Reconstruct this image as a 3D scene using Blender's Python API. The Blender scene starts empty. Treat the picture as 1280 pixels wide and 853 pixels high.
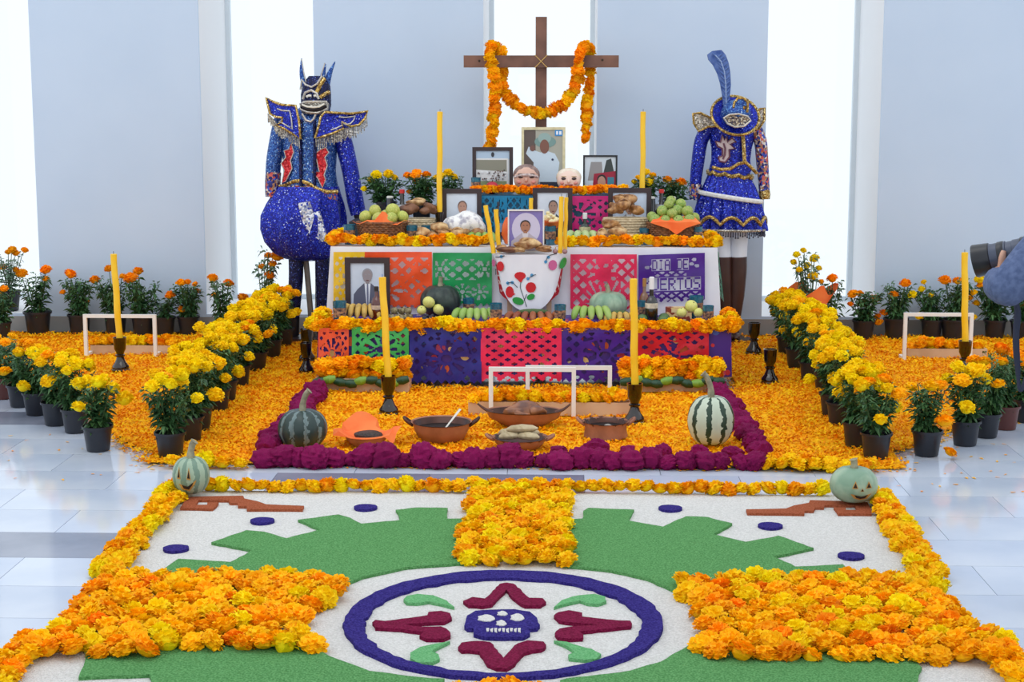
import bpy, math, random
import numpy as np
from mathutils import Vector, Matrix, Euler
random.seed(7)
R = math.radians
# ---------------------------------------------------------------- camera, world, light
F, HC = 2000.0, 1.65
PIT = math.atan(300 / F); YAW = math.atan(64 * math.cos(PIT) / F)
cp, sp, cy_, sy_ = math.cos(PIT), math.sin(PIT), math.cos(YAW), math.sin(YAW)
FW = (-sy_ * cp, cy_ * cp, -sp); RT = (cy_, sy_, 0); UP = (-sy_ * sp, cy_ * sp, cp)
scn = bpy.context.scene
COL = scn.collection
cam = bpy.data.cameras.new('camera'); camo = bpy.data.objects.new('view_camera', cam); COL.objects.link(camo)
cam.sensor_width = 36; cam.lens = 36 * F / 1280; cam.clip_start = .05
camo.location = (0, 0, HC)
camo.rotation_euler = Matrix(((RT[0], UP[0], -FW[0]), (RT[1], UP[1], -FW[1]), (RT[2], UP[2], -FW[2]))).to_euler()
scn.camera = camo
w = bpy.data.worlds.new('daylight'); scn.world = w; w.use_nodes = True
bg = w.node_tree.nodes['Background']
bg.inputs[0].default_value = (0.90, 0.96, 1.02, 1); bg.inputs[1].default_value = 1.06
def area(name, loc, target, size, sy, power, col=(1, 1, 1)):
    l = bpy.data.lights.new(name, 'AREA'); l.shape = 'RECTANGLE'; l.size = size; l.size_y = sy
    l.energy = power; l.color = col
    o = bpy.data.objects.new(name, l); COL.objects.link(o); o.location = loc
    o.rotation_euler = (Vector(target) - Vector(loc)).to_track_quat('-Z', 'Y').to_euler()
    return o
area('overhead_fill', (-1.5, 6.2, 5.2), (-0.2, 8.8, 0.2), 5.0, 2.5, 60, (1, .97, .92))  # added soft fill from above to model the forms, not a room fixture
vs = scn.view_settings
vs.view_transform = 'Standard'; vs.look = 'None'; vs.gamma = 1; vs.use_curve_mapping = False
vs.exposure = 0.12

# ---------------------------------------------------------------- pixel helpers (1280 x 853 frame)
def ray(px, py):
    x = (px - 640) / F; y = -(py - 426.5) / F
    return Vector([FW[i] + x * RT[i] + y * UP[i] for i in range(3)])
def onz(px, py, z=0.0):
    d = ray(px, py); t = (z - HC) / d[2]; return Vector((d[0] * t, d[1] * t, z))
def ony(px, py, Y):
    d = ray(px, py); t = Y / d[1]; return Vector((d[0] * t, Y, HC + d[2] * t))
def X(px, Y, z):
    k = (px - 640) / F
    return (k * (Y * cy_ * cp - (z - HC) * sp) - Y * sy_) / (cy_ + k * sy_ * cp)
def pxm(n, Y): return n * Y * 1.012 / F        # pixels to metres at depth Y

# ---------------------------------------------------------------- mesh helpers
class MB:
    def __init__(s): s.v = []; s.f = []; s.m = []
    def add(s, vs, fs, mi=0, M=None):
        o = len(s.v)
        s.v += [tuple(M @ Vector(v)) if M else tuple(v) for v in vs]
        s.f += [tuple(i + o for i in f) for f in fs]; s.m += [mi] * len(fs); return s
    def box(s, c, d, mi=0, M=None):
        x, y, z = c; a, b, e = d[0] / 2, d[1] / 2, d[2] / 2
        vs = [(x + i * a, y + j * b, z + k * e) for i in (-1, 1) for j in (-1, 1) for k in (-1, 1)]
        return s.add(vs, [(0, 1, 3, 2), (4, 6, 7, 5), (0, 4, 5, 1), (2, 3, 7, 6), (0, 2, 6, 4), (1, 5, 7, 3)], mi, M)
    def loft(s, rings, n=20, mi=0, cap=True, mod=None, M=None):
        # rings: (cx, cy, cz, rx, ry)
        vs = []; fs = []
        for i, (x, y, z, rx, ry) in enumerate(rings):
            for j in range(n):
                a = 2 * math.pi * j / n; k = mod(i / (len(rings) - 1), a) if mod else 1
                vs.append((x + rx * k * math.cos(a), y + ry * k * math.sin(a), z))
        for i in range(len(rings) - 1):
            for j in range(n):
                a, b = i * n + j, i * n + (j + 1) % n
                fs.append((a, b, b + n, a + n))
        if cap:
            fs.append(tuple(range(n - 1, -1, -1))); fs.append(tuple((len(rings) - 1) * n + j for j in range(n)))
        return s.add(vs, fs, mi, M)
    def lathe(s, prof, n=20, c=(0, 0, 0), mi=0, sx=1, sy=1, cap=True, mod=None, M=None):
        return s.loft([(c[0], c[1], c[2] + z, max(r, 1e-4) * sx, max(r, 1e-4) * sy) for r, z in prof], n, mi, cap, mod, M)
    def ell(s, c, r, n=14, m=8, mi=0, mod=None, M=None):
        vs = [(0, 0, -1)]
        for i in range(1, m):
            t = math.pi * i / m - math.pi / 2
            for j in range(n):
                a = 2 * math.pi * j / n; vs.append((math.cos(t) * math.cos(a), math.cos(t) * math.sin(a), math.sin(t)))
        vs.append((0, 0, 1)); fs = []
        for j in range(n): fs.append((0, 1 + (j + 1) % n, 1 + j))
        for i in range(m - 2):
            for j in range(n):
                a, b = 1 + i * n + j, 1 + i * n + (j + 1) % n; fs.append((a, b, b + n, a + n))
        k = 1 + (m - 2) * n
        for j in range(n): fs.append((k + j, k + (j + 1) % n, len(vs) - 1))
        out = []
        for v in vs:
            q = mod(v) if mod else 1
            out.append((c[0] + v[0] * r[0] * q, c[1] + v[1] * r[1] * q, c[2] + v[2] * r[2] * q))
        return s.add(out, fs, mi, M)
    def tube(s, path, r, n=8, mi=0, closed=False, M=None, flat=1.0):
        P = [Vector(p) for p in path]; N = len(P); rr = r if isinstance(r, (list, tuple)) else [r] * N
        vs = []; fs = []; up = Vector((0, 0, 1)); prev = None
        for i in range(N):
            t = (P[(i + 1) % N] - P[i - 1]) if closed else (P[min(i + 1, N - 1)] - P[max(i - 1, 0)])
            t.normalize()
            if prev is None:
                a = t.cross(up)
                if a.length < .05: a = t.cross(Vector((1, 0, 0)))
            else: a = prev - t * prev.dot(t)
            a.normalize(); prev = a; b = t.cross(a)
            for j in range(n):
                q = 2 * math.pi * j / n; vs.append(P[i] + rr[i] * (math.cos(q) * a + flat * math.sin(q) * b))
        for i in range(N if closed else N - 1):
            for j in range(n):
                x0, x1 = i * n + j, i * n + (j + 1) % n; y0, y1 = ((i + 1) % N) * n + j, ((i + 1) % N) * n + (j + 1) % n
                fs.append((x0, x1, y1, y0))
        if not closed: fs.append(tuple(range(n - 1, -1, -1))); fs.append(tuple((N - 1) * n + j for j in range(n)))
        return s.add(vs, fs, mi, M)
    def prism(s, poly, lo, hi, axis='z', mi=0, M=None):
        n = len(poly)
        f = (lambda p, h: (p[0], p[1], h)) if axis == 'z' else (lambda p, h: (p[0], h, p[1]))
        vs = [f(p, lo) for p in poly] + [f(p, hi) for p in poly]
        fs = [tuple(range(n - 1, -1, -1)), tuple(range(n, 2 * n))] + [(i, (i + 1) % n, n + (i + 1) % n, n + i) for i in range(n)]
        return s.add(vs, fs, mi, M)
    def mesh(s, name, mats, smooth=True):
        me = bpy.data.meshes.new(name); me.from_pydata(s.v, [], s.f)
        for m in (mats if isinstance(mats, (list, tuple)) else [mats]): me.materials.append(m)
        me.polygons.foreach_set('material_index', s.m)
        if smooth:
            me.polygons.foreach_set('use_smooth', [True] * len(s.f))
            try: me.set_sharp_from_angle(angle=R(42))
            except Exception: pass
        me.update(); return me
    def build(s, name, mats, parent=None, smooth=True, loc=None):
        return inst(name, s.mesh(name, mats, smooth), parent, loc)
def inst(name, me, parent=None, loc=None, rot=None, sc=None):
    o = bpy.data.objects.new(name, me); COL.objects.link(o)
    if parent: o.parent = parent
    if loc is not None: o.location = loc
    if rot is not None: o.rotation_euler = rot
    if sc is not None: o.scale = sc if isinstance(sc, (tuple, list)) else (sc, sc, sc)
    return o
def tag(o, label=None, cat=None, group=None, kind=None):
    if label: o['label'] = label
    if cat: o['category'] = cat
    if group: o['group'] = group
    if kind: o['kind'] = kind
    return o
def thing(name, label, cat, loc=(0, 0, 0), rz=0, group=None, sc=None):
    o = inst(name, None, None, loc, (0, 0, rz), sc); o.empty_display_size = .05
    return tag(o, label, cat, group)
def smoothpath(pts, k=6):
    P = [Vector(p) for p in pts]; out = []
    for i in range(len(P) - 1):
        p0, p1, p2, p3 = P[max(i - 1, 0)], P[i], P[i + 1], P[min(i + 2, len(P) - 1)]
        for j in range(k):
            t = j / k
            out.append(.5 * ((2 * p1) + (p2 - p0) * t + (2 * p0 - 5 * p1 + 4 * p2 - p3) * t * t + (3 * p1 - p0 - 3 * p2 + p3) * t ** 3))
    out.append(P[-1]); return out
def lump(seed, a=.12):
    rr = random.Random(seed); ks = [(rr.uniform(1.5, 4), rr.uniform(1.5, 4), rr.uniform(1.5, 4), rr.uniform(0, 6)) for _ in range(5)]
    return lambda v: 1 + a * sum(math.sin(k[0] * v[0] + k[1] * v[1] + k[2] * v[2] + k[3]) for k in ks) / 2.2

# ---------------------------------------------------------------- materials
def lin(c):
    c = [x / 255 for x in c[:3]]
    return tuple((x / 12.92 if x <= .04045 else ((x + .055) / 1.055) ** 2.4) for x in c) + (1,)
MATS = {}
def mat(name, c, c2=None, rough=.6, scale=12, bump=0, metal=0, spec=.5, rnd=0, coat=0, bscale=None, detail=4, trans=0, stops=None, tex='noise', sheen=0, rndval=0):
    if name in MATS: return MATS[name]
    m = bpy.data.materials.new(name); m.use_nodes = True; nt = m.node_tree; N = nt.nodes; L = nt.links
    b = N['Principled BSDF']
    b.inputs['Roughness'].default_value = rough; b.inputs['Metallic'].default_value = metal
    b.inputs['Specular IOR Level'].default_value = spec; b.inputs['Coat Weight'].default_value = coat
    b.inputs['Coat Roughness'].default_value = .08
    b.inputs['Transmission Weight'].default_value = trans; b.inputs['Sheen Weight'].default_value = sheen
    tc = N.new('ShaderNodeTexCoord'); col = None
    if c2 is not None or bump:
        if tex == 'noise':
            nz = N.new('ShaderNodeTexNoise'); nz.inputs['Scale'].default_value = scale; nz.inputs['Detail'].default_value = detail
            fac = nz.outputs['Fac']
        else:
            nz = N.new('ShaderNodeTexVoronoi'); nz.inputs['Scale'].default_value = scale
            sepc = N.new('ShaderNodeSeparateColor'); L.new(nz.outputs['Color'], sepc.inputs[0]); fac = sepc.outputs[0]
        L.new(tc.outputs['Object'], nz.inputs['Vector'])
    if c2 is not None:
        rp = N.new('ShaderNodeValToRGB'); e = rp.color_ramp.elements
        a, z = stops or (.35, .65)
        e[0].position = a; e[0].color = lin(c); e[1].position = z; e[1].color = lin(c2)
        L.new(fac, rp.inputs[0]); col = rp.outputs[0]
    if rnd or rndval:
        oi = N.new('ShaderNodeObjectInfo'); hs = N.new('ShaderNodeHueSaturation')
        mr = N.new('ShaderNodeMapRange'); L.new(oi.outputs['Random'], mr.inputs[0])
        mr.inputs[3].default_value = .5 - rnd; mr.inputs[4].default_value = .5 + rnd
        L.new(mr.outputs[0], hs.inputs['Hue'])
        ml = N.new('ShaderNodeMath'); ml.operation = 'MULTIPLY'; ml.inputs[1].default_value = 7.31; L.new(oi.outputs['Random'], ml.inputs[0])
        fr = N.new('ShaderNodeMath'); fr.operation = 'FRACT'; L.new(ml.outputs[0], fr.inputs[0])
        mv = N.new('ShaderNodeMapRange'); L.new(fr.outputs[0], mv.inputs[0]); mv.inputs[3].default_value = 1 - rndval; mv.inputs[4].default_value = 1 + rndval * .6
        L.new(mv.outputs[0], hs.inputs['Value'])
        if col: L.new(col, hs.inputs['Color'])
        else: hs.inputs['Color'].default_value = lin(c)
        col = hs.outputs[0]
    if col: L.new(col, b.inputs['Base Color'])
    else: b.inputs['Base Color'].default_value = lin(c)
    if bump:
        bp = N.new('ShaderNodeBump'); bp.inputs['Strength'].default_value = bump; bp.inputs['Distance'].default_value = .01
        n2 = N.new('ShaderNodeTexNoise'); n2.inputs['Scale'].default_value = bscale or scale * 2; n2.inputs['Detail'].default_value = 5
        L.new(tc.outputs['Object'], n2.inputs['Vector']); L.new(n2.outputs['Fac'], bp.inputs['Height']); L.new(bp.outputs[0], b.inputs['Normal'])
    MATS[name] = m; return m
def sequin(name, cs, scale=110, metal=.45, rough=.3, tilt=.5):
    """voronoi cells, each a sequin of one of the colours, its normal tilted a little"""
    if name in MATS: return MATS[name]
    m = bpy.data.materials.new(name); m.use_nodes = True; N = m.node_tree.nodes; L = m.node_tree.links; b = N['Principled BSDF']
    tc = N.new('ShaderNodeTexCoord'); vo = N.new('ShaderNodeTexVoronoi'); vo.inputs['Scale'].default_value = scale
    L.new(tc.outputs['Object'], vo.inputs['Vector'])
    se = N.new('ShaderNodeSeparateColor'); L.new(vo.outputs['Color'], se.inputs[0])
    rp = N.new('ShaderNodeValToRGB'); rp.color_ramp.interpolation = 'CONSTANT'
    while len(rp.color_ramp.elements) < len(cs): rp.color_ramp.elements.new(.5)
    for e, (p, c) in zip(rp.color_ramp.elements, cs): e.position = p; e.color = lin(c)
    L.new(se.outputs[0], rp.inputs[0]); L.new(rp.outputs[0], b.inputs['Base Color'])
    geo = N.new('ShaderNodeNewGeometry')
    sb = N.new('ShaderNodeVectorMath'); sb.operation = 'SUBTRACT'; sb.inputs[1].default_value = (.5, .5, .5); L.new(vo.outputs['Color'], sb.inputs[0])
    sc = N.new('ShaderNodeVectorMath'); sc.operation = 'SCALE'; sc.inputs['Scale'].default_value = tilt; L.new(sb.outputs[0], sc.inputs[0])
    ad = N.new('ShaderNodeVectorMath'); L.new(geo.outputs['Normal'], ad.inputs[0]); L.new(sc.outputs[0], ad.inputs[1])
    nm = N.new('ShaderNodeVectorMath'); nm.operation = 'NORMALIZE'; L.new(ad.outputs[0], nm.inputs[0]); L.new(nm.outputs[0], b.inputs['Normal'])
    b.inputs['Metallic'].default_value = metal; b.inputs['Roughness'].default_value = rough
    MATS[name] = m; return m
def glassmat(name, c, mix=.12):
    if name in MATS: return MATS[name]
    m = bpy.data.materials.new(name); m.use_nodes = True; N = m.node_tree.nodes; L = m.node_tree.links
    N.remove(N['Principled BSDF']); t = N.new('ShaderNodeBsdfTransparent'); t.inputs[0].default_value = lin(c)
    g = N.new('ShaderNodeBsdfGlossy'); g.inputs['Roughness'].default_value = .03
    x = N.new('ShaderNodeMixShader'); x.inputs[0].default_value = mix
    L.new(t.outputs[0], x.inputs[1]); L.new(g.outputs[0], x.inputs[2]); L.new(x.outputs[0], N['Material Output'].inputs[0])
    MATS[name] = m; return m

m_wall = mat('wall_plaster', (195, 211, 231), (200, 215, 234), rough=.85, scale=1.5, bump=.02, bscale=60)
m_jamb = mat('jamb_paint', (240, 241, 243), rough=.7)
m_base = mat('baseboard_stone', (150, 148, 146), (166, 163, 160), rough=.4, scale=3)
m_alu = mat('white_aluminium', (215, 225, 232), rough=.4)
m_glass = glassmat('window_glass', (252, 254, 255), .03)
m_tile = mat('white_marble', (186, 198, 220), (210, 218, 232), rough=.09, scale=1.7, detail=7, rndval=.05)
m_tileg = mat('grey_marble', (120, 128, 148), (146, 152, 170), rough=.1, scale=2.5, detail=7)
m_joint = mat('tile_joint', (150, 150, 158), rough=.6)
m_mari = mat('marigold_orange', (255, 166, 0), (255, 206, 8), rough=.65, scale=32, rnd=.016, spec=.15, rndval=.10)
m_mari_y = mat('marigold_yellow', (248, 200, 0), (255, 232, 20), rough=.65, scale=30, rnd=.012, spec=.15, rndval=.06)
m_mari_d = mat('marigold_deep', (252, 136, 0), (255, 180, 8), rough=.65, scale=32, rnd=.012, spec=.15, rndval=.12)
m_petal = mat('marigold_petals', (248, 158, 0), (255, 204, 14), rough=.7, scale=9, spec=.15, detail=8)
m_petal2 = mat('marigold_petals_deep', (236, 128, 0), (255, 180, 8), rough=.7, scale=8, spec=.15, detail=8)
m_celo = mat('cockscomb_magenta', (104, 2, 58), (158, 14, 96), rough=.75, scale=45, rndval=.16, spec=.2, bump=.5, bscale=120)
m_leaf = mat('marigold_leaf', (32, 74, 40), (86, 128, 74), rough=.5, scale=14, rndval=.15)
m_leafgrey = mat('pale_leaf', (80, 116, 96), (120, 150, 120), rough=.5, scale=14)
m_stem = mat('stem_green', (70, 96, 50), rough=.6)
m_pot = mat('black_plastic', (26, 29, 38), (36, 40, 50), rough=.38, scale=6)
m_potred = mat('brown_plastic', (96, 52, 46), rough=.4)
m_soil = mat('soil', (50, 38, 30), (74, 56, 42), rough=.9, scale=60)
m_wood = mat('pale_wood', (196, 160, 126), (218, 186, 152), rough=.6, scale=5)
m_cross = mat('walnut_wood', (102, 68, 54), (134, 92, 74), rough=.45, scale=7, detail=8)
m_white = mat('white_paint', (238, 236, 232), rough=.5)
m_cloth = mat('white_cloth', (236, 236, 242), (226, 227, 236), rough=.8, scale=6)
m_yellow = mat('candle_wax', (252, 196, 22), (255, 208, 46), rough=.4, scale=8)
m_wick = mat('wick', (60, 50, 40), rough=.9)
m_blackglaze = mat('black_glaze', (14, 10, 10), (38, 20, 14), rough=.08, scale=9, coat=.6)
m_dark = mat('dark_frame', (46, 34, 38), (60, 44, 46), rough=.35, scale=8)
m_gold = mat('gold_trim', (170, 138, 70), (214, 186, 116), rough=.35, scale=90, metal=.6)
m_silver = mat('silver_trim', (176, 172, 166), (214, 208, 200), rough=.35, scale=90, metal=.5)
def P_(name, c, rough=.45): return mat(name, c, rough=rough)

# ---------------------------------------------------------------- blooms
def bloom_mesh(name, seed, mt, n=84, flat=.68):
    rr = random.Random(seed); b = MB(); b.ell((0, 0, .02), (.74, .74, .74 * flat), 10, 6, mod=lump(seed, .1))
    for i in range(n):
        k = (i + .5) / n; el = math.asin(1 - 1.22 * k); az = i * 2.39996 + rr.uniform(-.3, .3)
        d = Vector((math.cos(el) * math.cos(az), math.cos(el) * math.sin(az), math.sin(el)))
        sd = Vector((-math.sin(az), math.cos(az), 0)); u = sd.cross(d) * -1
        r0, r1 = .5, rr.uniform(.9, 1.1); wd = rr.uniform(.15, .22); tw = rr.uniform(-.7, .7)
        sd = sd * math.cos(tw) + u * math.sin(tw); cu = -u * rr.uniform(-.12, .22)
        S = Vector((1, 1, flat))
        pts = [d * r0 - sd * wd * .5, d * r0 + sd * wd * .5, d * r1 * .9 + sd * wd + cu * .4, d * r1 + cu, d * r1 * .9 - sd * wd + cu * .4]
        b.add([p * S for p in pts], [(0, 1, 2, 3), (0, 3, 4)])
    return b.mesh(name, mt, smooth=False)
BL = {'o': [bloom_mesh('marigold_bloom', s, m_mari) for s in (1, 2, 3)],
      'd': [bloom_mesh('marigold_bloom_deep', s, m_mari_d, 90, .82) for s in (4, 5)],
      'y': [bloom_mesh('marigold_bloom_yellow', s, m_mari_y, 96, .92) for s in (6, 7)]}
rb = random.Random(11)
def bloom(parent, loc, r, kind='o', tilt=.4, name='bloom', rot=None):
    me = rb.choice(BL[kind])
    return inst(name, me, parent, loc, rot or (rb.uniform(-tilt, tilt), rb.uniform(-tilt, tilt), rb.uniform(0, 6.3)), r * rb.uniform(.88, 1.12))

# ---------------------------------------------------------------- room: floor, wall, windows
fl = tag(MB().box((0, 6.2, -.05), (12, 13, .08)).build('floor', m_joint), kind='structure')
TD = .343; TL = .686
def tile_mesh(mt, l):
    b = MB(); h = .009; a, d = l / 2 - .0012, TD / 2 - .0012
    b.add([(-a, -d, 0), (a, -d, 0), (a, d, 0), (-a, d, 0), (-a, -d, -h), (a, -d, -h), (a, d, -h), (-a, d, -h)],
          [(0, 1, 2, 3), (0, 4, 5, 1), (1, 5, 6, 2), (2, 6, 7, 3), (3, 7, 4, 0)])
    return b.mesh('tile', mt, smooth=False)
tmw, tmg = tile_mesh(m_tile, TL), tile_mesh(m_tileg, TL)
rt = random.Random(3)
grey_spots = [onz(30, 680), onz(50, 530), onz(470, 601), onz(640, 601), onz(1262, 494)]
Y0 = 5.605 - TD * 6
for r in range(23):
    yc = Y0 + (r + .5) * TD; off = (r % 2) * .5 * TL + .1
    if yc > 11.3: break
    for k in range(-7, 7):
        xc = off + k * TL
        if abs(xc) > 4.6: continue
        px_l = X(-150, yc, 0); px_r = X(1430, yc, 0)
        if xc < px_l or xc > px_r: continue
        g = any(abs(s.x - xc) < TL / 2 and abs(s.y - yc) < TD / 2 for s in grey_spots)
        inst('tile', tmg if g else tmw, fl, (xc, yc, 0))
inst('tile', MB().box((0, 11.21, -.0045), (10, .3, .009)).mesh('tile', m_tile, False), fl)
WY = 11.36; WD = 1.0; WTOP = 4.6; SILL = .13
wins = [(-4.56, -3.763), (-2.563, -1.752), (-.56, .236), (1.42, 2.219), (3.42, 4.22)]
wb = MB(); jb = MB(); xs = [-6.2] + [v for p in wins for v in p] + [6.2]
for i in range(0, len(xs), 2):
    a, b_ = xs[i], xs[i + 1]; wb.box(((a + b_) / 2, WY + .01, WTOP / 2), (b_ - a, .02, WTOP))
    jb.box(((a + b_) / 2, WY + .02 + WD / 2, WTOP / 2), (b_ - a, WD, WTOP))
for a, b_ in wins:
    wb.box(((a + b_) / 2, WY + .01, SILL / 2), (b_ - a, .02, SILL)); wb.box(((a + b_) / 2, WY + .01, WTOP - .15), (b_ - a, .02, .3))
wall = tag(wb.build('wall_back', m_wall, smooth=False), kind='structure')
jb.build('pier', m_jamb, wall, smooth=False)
for a, b_ in wins: MB().box(((a + b_) / 2, WY + .02 + WD / 2, SILL / 2), (b_ - a, WD, SILL)).build('window_ledge', m_jamb, wall, smooth=False)
for i, (a, b_) in enumerate(wins):
    wn = tag(inst('window_%d' % (i + 1), None, None, ((a + b_) / 2, WY + WD - .06, SILL)), kind='structure')
    wd, h = b_ - a, WTOP - .3 - SILL
    f = MB(); t = .035
    f.box((-wd / 2 + t / 2, 0, h / 2), (t, .05, h)).box((wd / 2 - t / 2, 0, h / 2), (t, .05, h)).box((0, 0, t / 2), (wd - 2 * t, .05, t)).box((0, 0, h - t / 2), (wd - 2 * t, .05, t)).box((0, 0, 2.6), (wd - 2 * t, .04, .03))
    f.build('window_frame', m_alu, wn, smooth=False)
    MB().box((0, 0, (t + 2.585) / 2), (wd - 2 * t, .008, 2.585 - t)).build('pane', m_glass, wn, smooth=False)
    MB().box((0, 0, (2.615 + h - t) / 2), (wd - 2 * t, .008, h - t - 2.615)).build('pane', m_glass, wn, smooth=False)
tag(MB().box((0, WY - .008, .056), (12, .016, .112)).build('baseboard_back', m_base, smooth=False), kind='structure')

# ---------------------------------------------------------------- sawdust carpet
def jitter(poly, step, amp, seed):
    rr = random.Random(seed); out = []
    for i, p in enumerate(poly):
        q = poly[(i + 1) % len(poly)]; d = math.hypot(q[0] - p[0], q[1] - p[1]); n = max(1, int(d / step))
        for k in range(n):
            t = k / n; out.append((p[0] + (q[0] - p[0]) * t + rr.uniform(-amp, amp), p[1] + (q[1] - p[1]) * t + rr.uniform(-amp, amp)))
    return out
def dust(name, c, c2): return mat('sawdust_' + name, c, c2, rough=.95, scale=160, bump=.9, bscale=210, spec=.1, detail=6)
d_white = dust('white', (214, 212, 208), (240, 238, 235)); d_green = dust('green', (72, 132, 72), (116, 176, 112))
d_blue = dust('blue', (38, 28, 104), (70, 60, 146)); d_maroon = dust('maroon', (106, 14, 50), (142, 34, 76)); d_lime = dust('lime', (92, 168, 104), (130, 196, 138))
d_brown = dust('brown', (150, 76, 46), (186, 106, 76))
CX, CYC = -.165, 4.955
carpet = thing('sawdust_carpet', 'white coloured-sawdust carpet with purple skull ring and green stepped borders', 'sawdust carpet', (CX, CYC, 0))
def loc2(p): return (p.x - CX, p.y - CYC)
def zpoly(pts, z=.012): return [loc2(onz(x, y, z)) for x, y in pts]
def cpart(name, poly, mt, lo=.008, hi=.02, step=.03, amp=.003, par=None):
    o = MB().prism(jitter(poly, step, amp, len(poly)), lo, hi).build(name, mt, par or carpet, smooth=False); return o
x0, x1, yb = -1.6 - CX, 1.31 - CX, 6.6 - CYC
cpart('white_ground', [(x0, -yb), (x1, -yb), (x1, yb), (x0, yb)], d_white, 0, .009, .2, .004)
GL = [(190, 722), (196, 720), (223.5, 701.7), (288.8, 705.2), (316.3, 690.4), (264.7, 680.8), (307.7, 665.6), (330, 667.3), (357.5, 675.3), (395.3, 666.3), (400.5, 664), (373, 652.6), (422.8, 645.7), (438, 650), (451, 657.4), (500.8, 652.6), (495.6, 639.8), (523, 636.8), (559, 637.4), (560, 651), (590, 651), (585, 707), (571, 707), (506, 712), (454, 724), (430, 733), (420, 745), (185, 735)]
GR = [(707, 652), (729, 651), (728.7, 641.6), (734.5, 637.4), (793, 639.8), (786, 653.6), (829, 661), (857, 647.8), (884.7, 649), (915.6, 657), (891.6, 670.8), (932.8, 680), (974, 672.5), (1017, 688), (967, 698.3), (994.7, 711), (1053, 708.6), (1080.6, 725.8), (1083, 735), (850, 745), (836, 737.8), (808.5, 725.8), (763.8, 715.5), (707, 709.6), (700, 708), (700, 652)]
for g in (GL, GR):
    w_ = zpoly(g); cpart('green_step_border', w_, d_green, hi=.02)
    cpart('green_step_border', [(x, -y - .03) for x, y in reversed(w_)], d_green, hi=.02)
# ring (irregular width)
rr = random.Random(5); no, b = 96, MB(); vs = []
for k in range(no):
    a = 2 * math.pi * k / no; j = rr.uniform(-.004, .004); j2 = rr.uniform(-.007, .007)
    ox, oy = (.506 + j) * math.cos(a) - .018, (.532 + j) * math.sin(a) - .052
    ix, iy = (.438 + j2) * math.cos(a) - .018, (.462 + j2) * math.sin(a) - .074
    vs += [(ox, oy, .008), (ox * .997, oy * .997, .022), (ix, iy, .020), (ix, iy, .008)]
fs = []
for k in range(no):
    for q in range(3): fs.append((k * 4 + q, ((k + 1) % no) * 4 + q, ((k + 1) % no) * 4 + q + 1, k * 4 + q + 1))
b.add(vs, fs).build('ring', d_blue, carpet, smooth=False)
Z7 = lambda pts: zpoly([(420 + x / 3.048, 690 + y / 3.048) for x, y in pts], .016)
for pts in ([(485, 193), (520, 178), (570, 183), (625, 127), (650, 123), (678, 127), (735, 180), (785, 182), (800, 197), (780, 210), (720, 210), (690, 195), (648, 150), (595, 205), (560, 212), (505, 208)],
            [(140, 275), (150, 265), (185, 270), (345, 248), (350, 235), (400, 230), (437, 240), (442, 258), (415, 272), (345, 275), (260, 283), (330, 292), (400, 290), (432, 305), (437, 325), (410, 338), (345, 338), (320, 325), (335, 312), (250, 300), (150, 295)],
            [(1130, 280), (1120, 268), (1080, 268), (940, 252), (935, 238), (890, 228), (845, 235), (832, 250), (850, 268), (900, 275), (1000, 283), (900, 290), (850, 298), (832, 318), (845, 332), (890, 338), (940, 335), (945, 322), (930, 310), (1000, 302), (1120, 290)],
            [(462, 370), (480, 352), (530, 345), (590, 350), (620, 390), (640, 410), (690, 355), (730, 343), (790, 348), (803, 362), (785, 378), (745, 382), (715, 390), (680, 430), (650, 450), (610, 450), (580, 435), (545, 385), (510, 380), (480, 382)]):
    cpart('maroon_motif', Z7(pts), d_maroon, step=.02, amp=.0025, hi=.021)
for pts in ([(257, 185), (270, 172), (310, 165), (370, 170), (420, 190), (450, 215), (400, 203), (355, 192), (310, 200), (270, 198)],
            [(830, 215), (860, 188), (920, 170), (985, 165), (1025, 175), (1028, 192), (1000, 203), (955, 200), (930, 190), (880, 200)],
            [(435, 345), (380, 355), (320, 368), (285, 390), (280, 410), (310, 425), (370, 425), (398, 412), (390, 395), (365, 385), (385, 370)],
            [(830, 343), (880, 348), (930, 365), (975, 375), (1008, 395), (995, 412), (950, 415), (890, 410), (885, 398), (910, 388), (890, 370)]):
    cpart('green_comma', Z7(pts), d_lime, step=.02, amp=.002, hi=.02)
sk = cpart('skull', Z7([(490, 290), (495, 265), (500, 250), (530, 232), (590, 227), (680, 226), (740, 235), (765, 258), (775, 285), (765, 298), (735, 300), (740, 318), (715, 332), (640, 333), (560, 330), (525, 320), (522, 300), (500, 300)]), d_blue, step=.02, amp=.002, hi=.022)
def zell(cx, cy, a, c, n=14): return [(cx + a * math.cos(2 * math.pi * k / n), cy + c * math.sin(2 * math.pi * k / n)) for k in range(n)]
for nm, cx, cy, a, c in (('eye', 574, 262, 34, 13), ('eye', 692, 259, 27, 14), ('nose', 631, 281, 20, 11), ('brow', 635, 244, 20, 9)):
    cpart(nm, Z7(zell(cx, cy, a, c)), d_white, .018, .0245, .02, .004, sk)
for k in range(9):
    cx = 578 + k * 15; cpart('tooth', Z7([(cx - 5, 301 + k % 2 * 3), (cx + 6, 300), (cx + 5, 312 + k % 3 * 3), (cx - 5, 313)]), d_white, .018, .0245, .02, .001, sk)
for cx, cy in ((220, 687.5), (328, 652.7), (457, 636), (838, 637), (963, 659), (1064, 696.5)):
    p = loc2(onz(cx, cy, .012)); cpart('blue_dot', [(p[0] + .047 * math.cos(k * .3307), p[1] + .047 * math.sin(k * .3307)) for k in range(19)], d_blue, step=.05, amp=.003)
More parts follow.
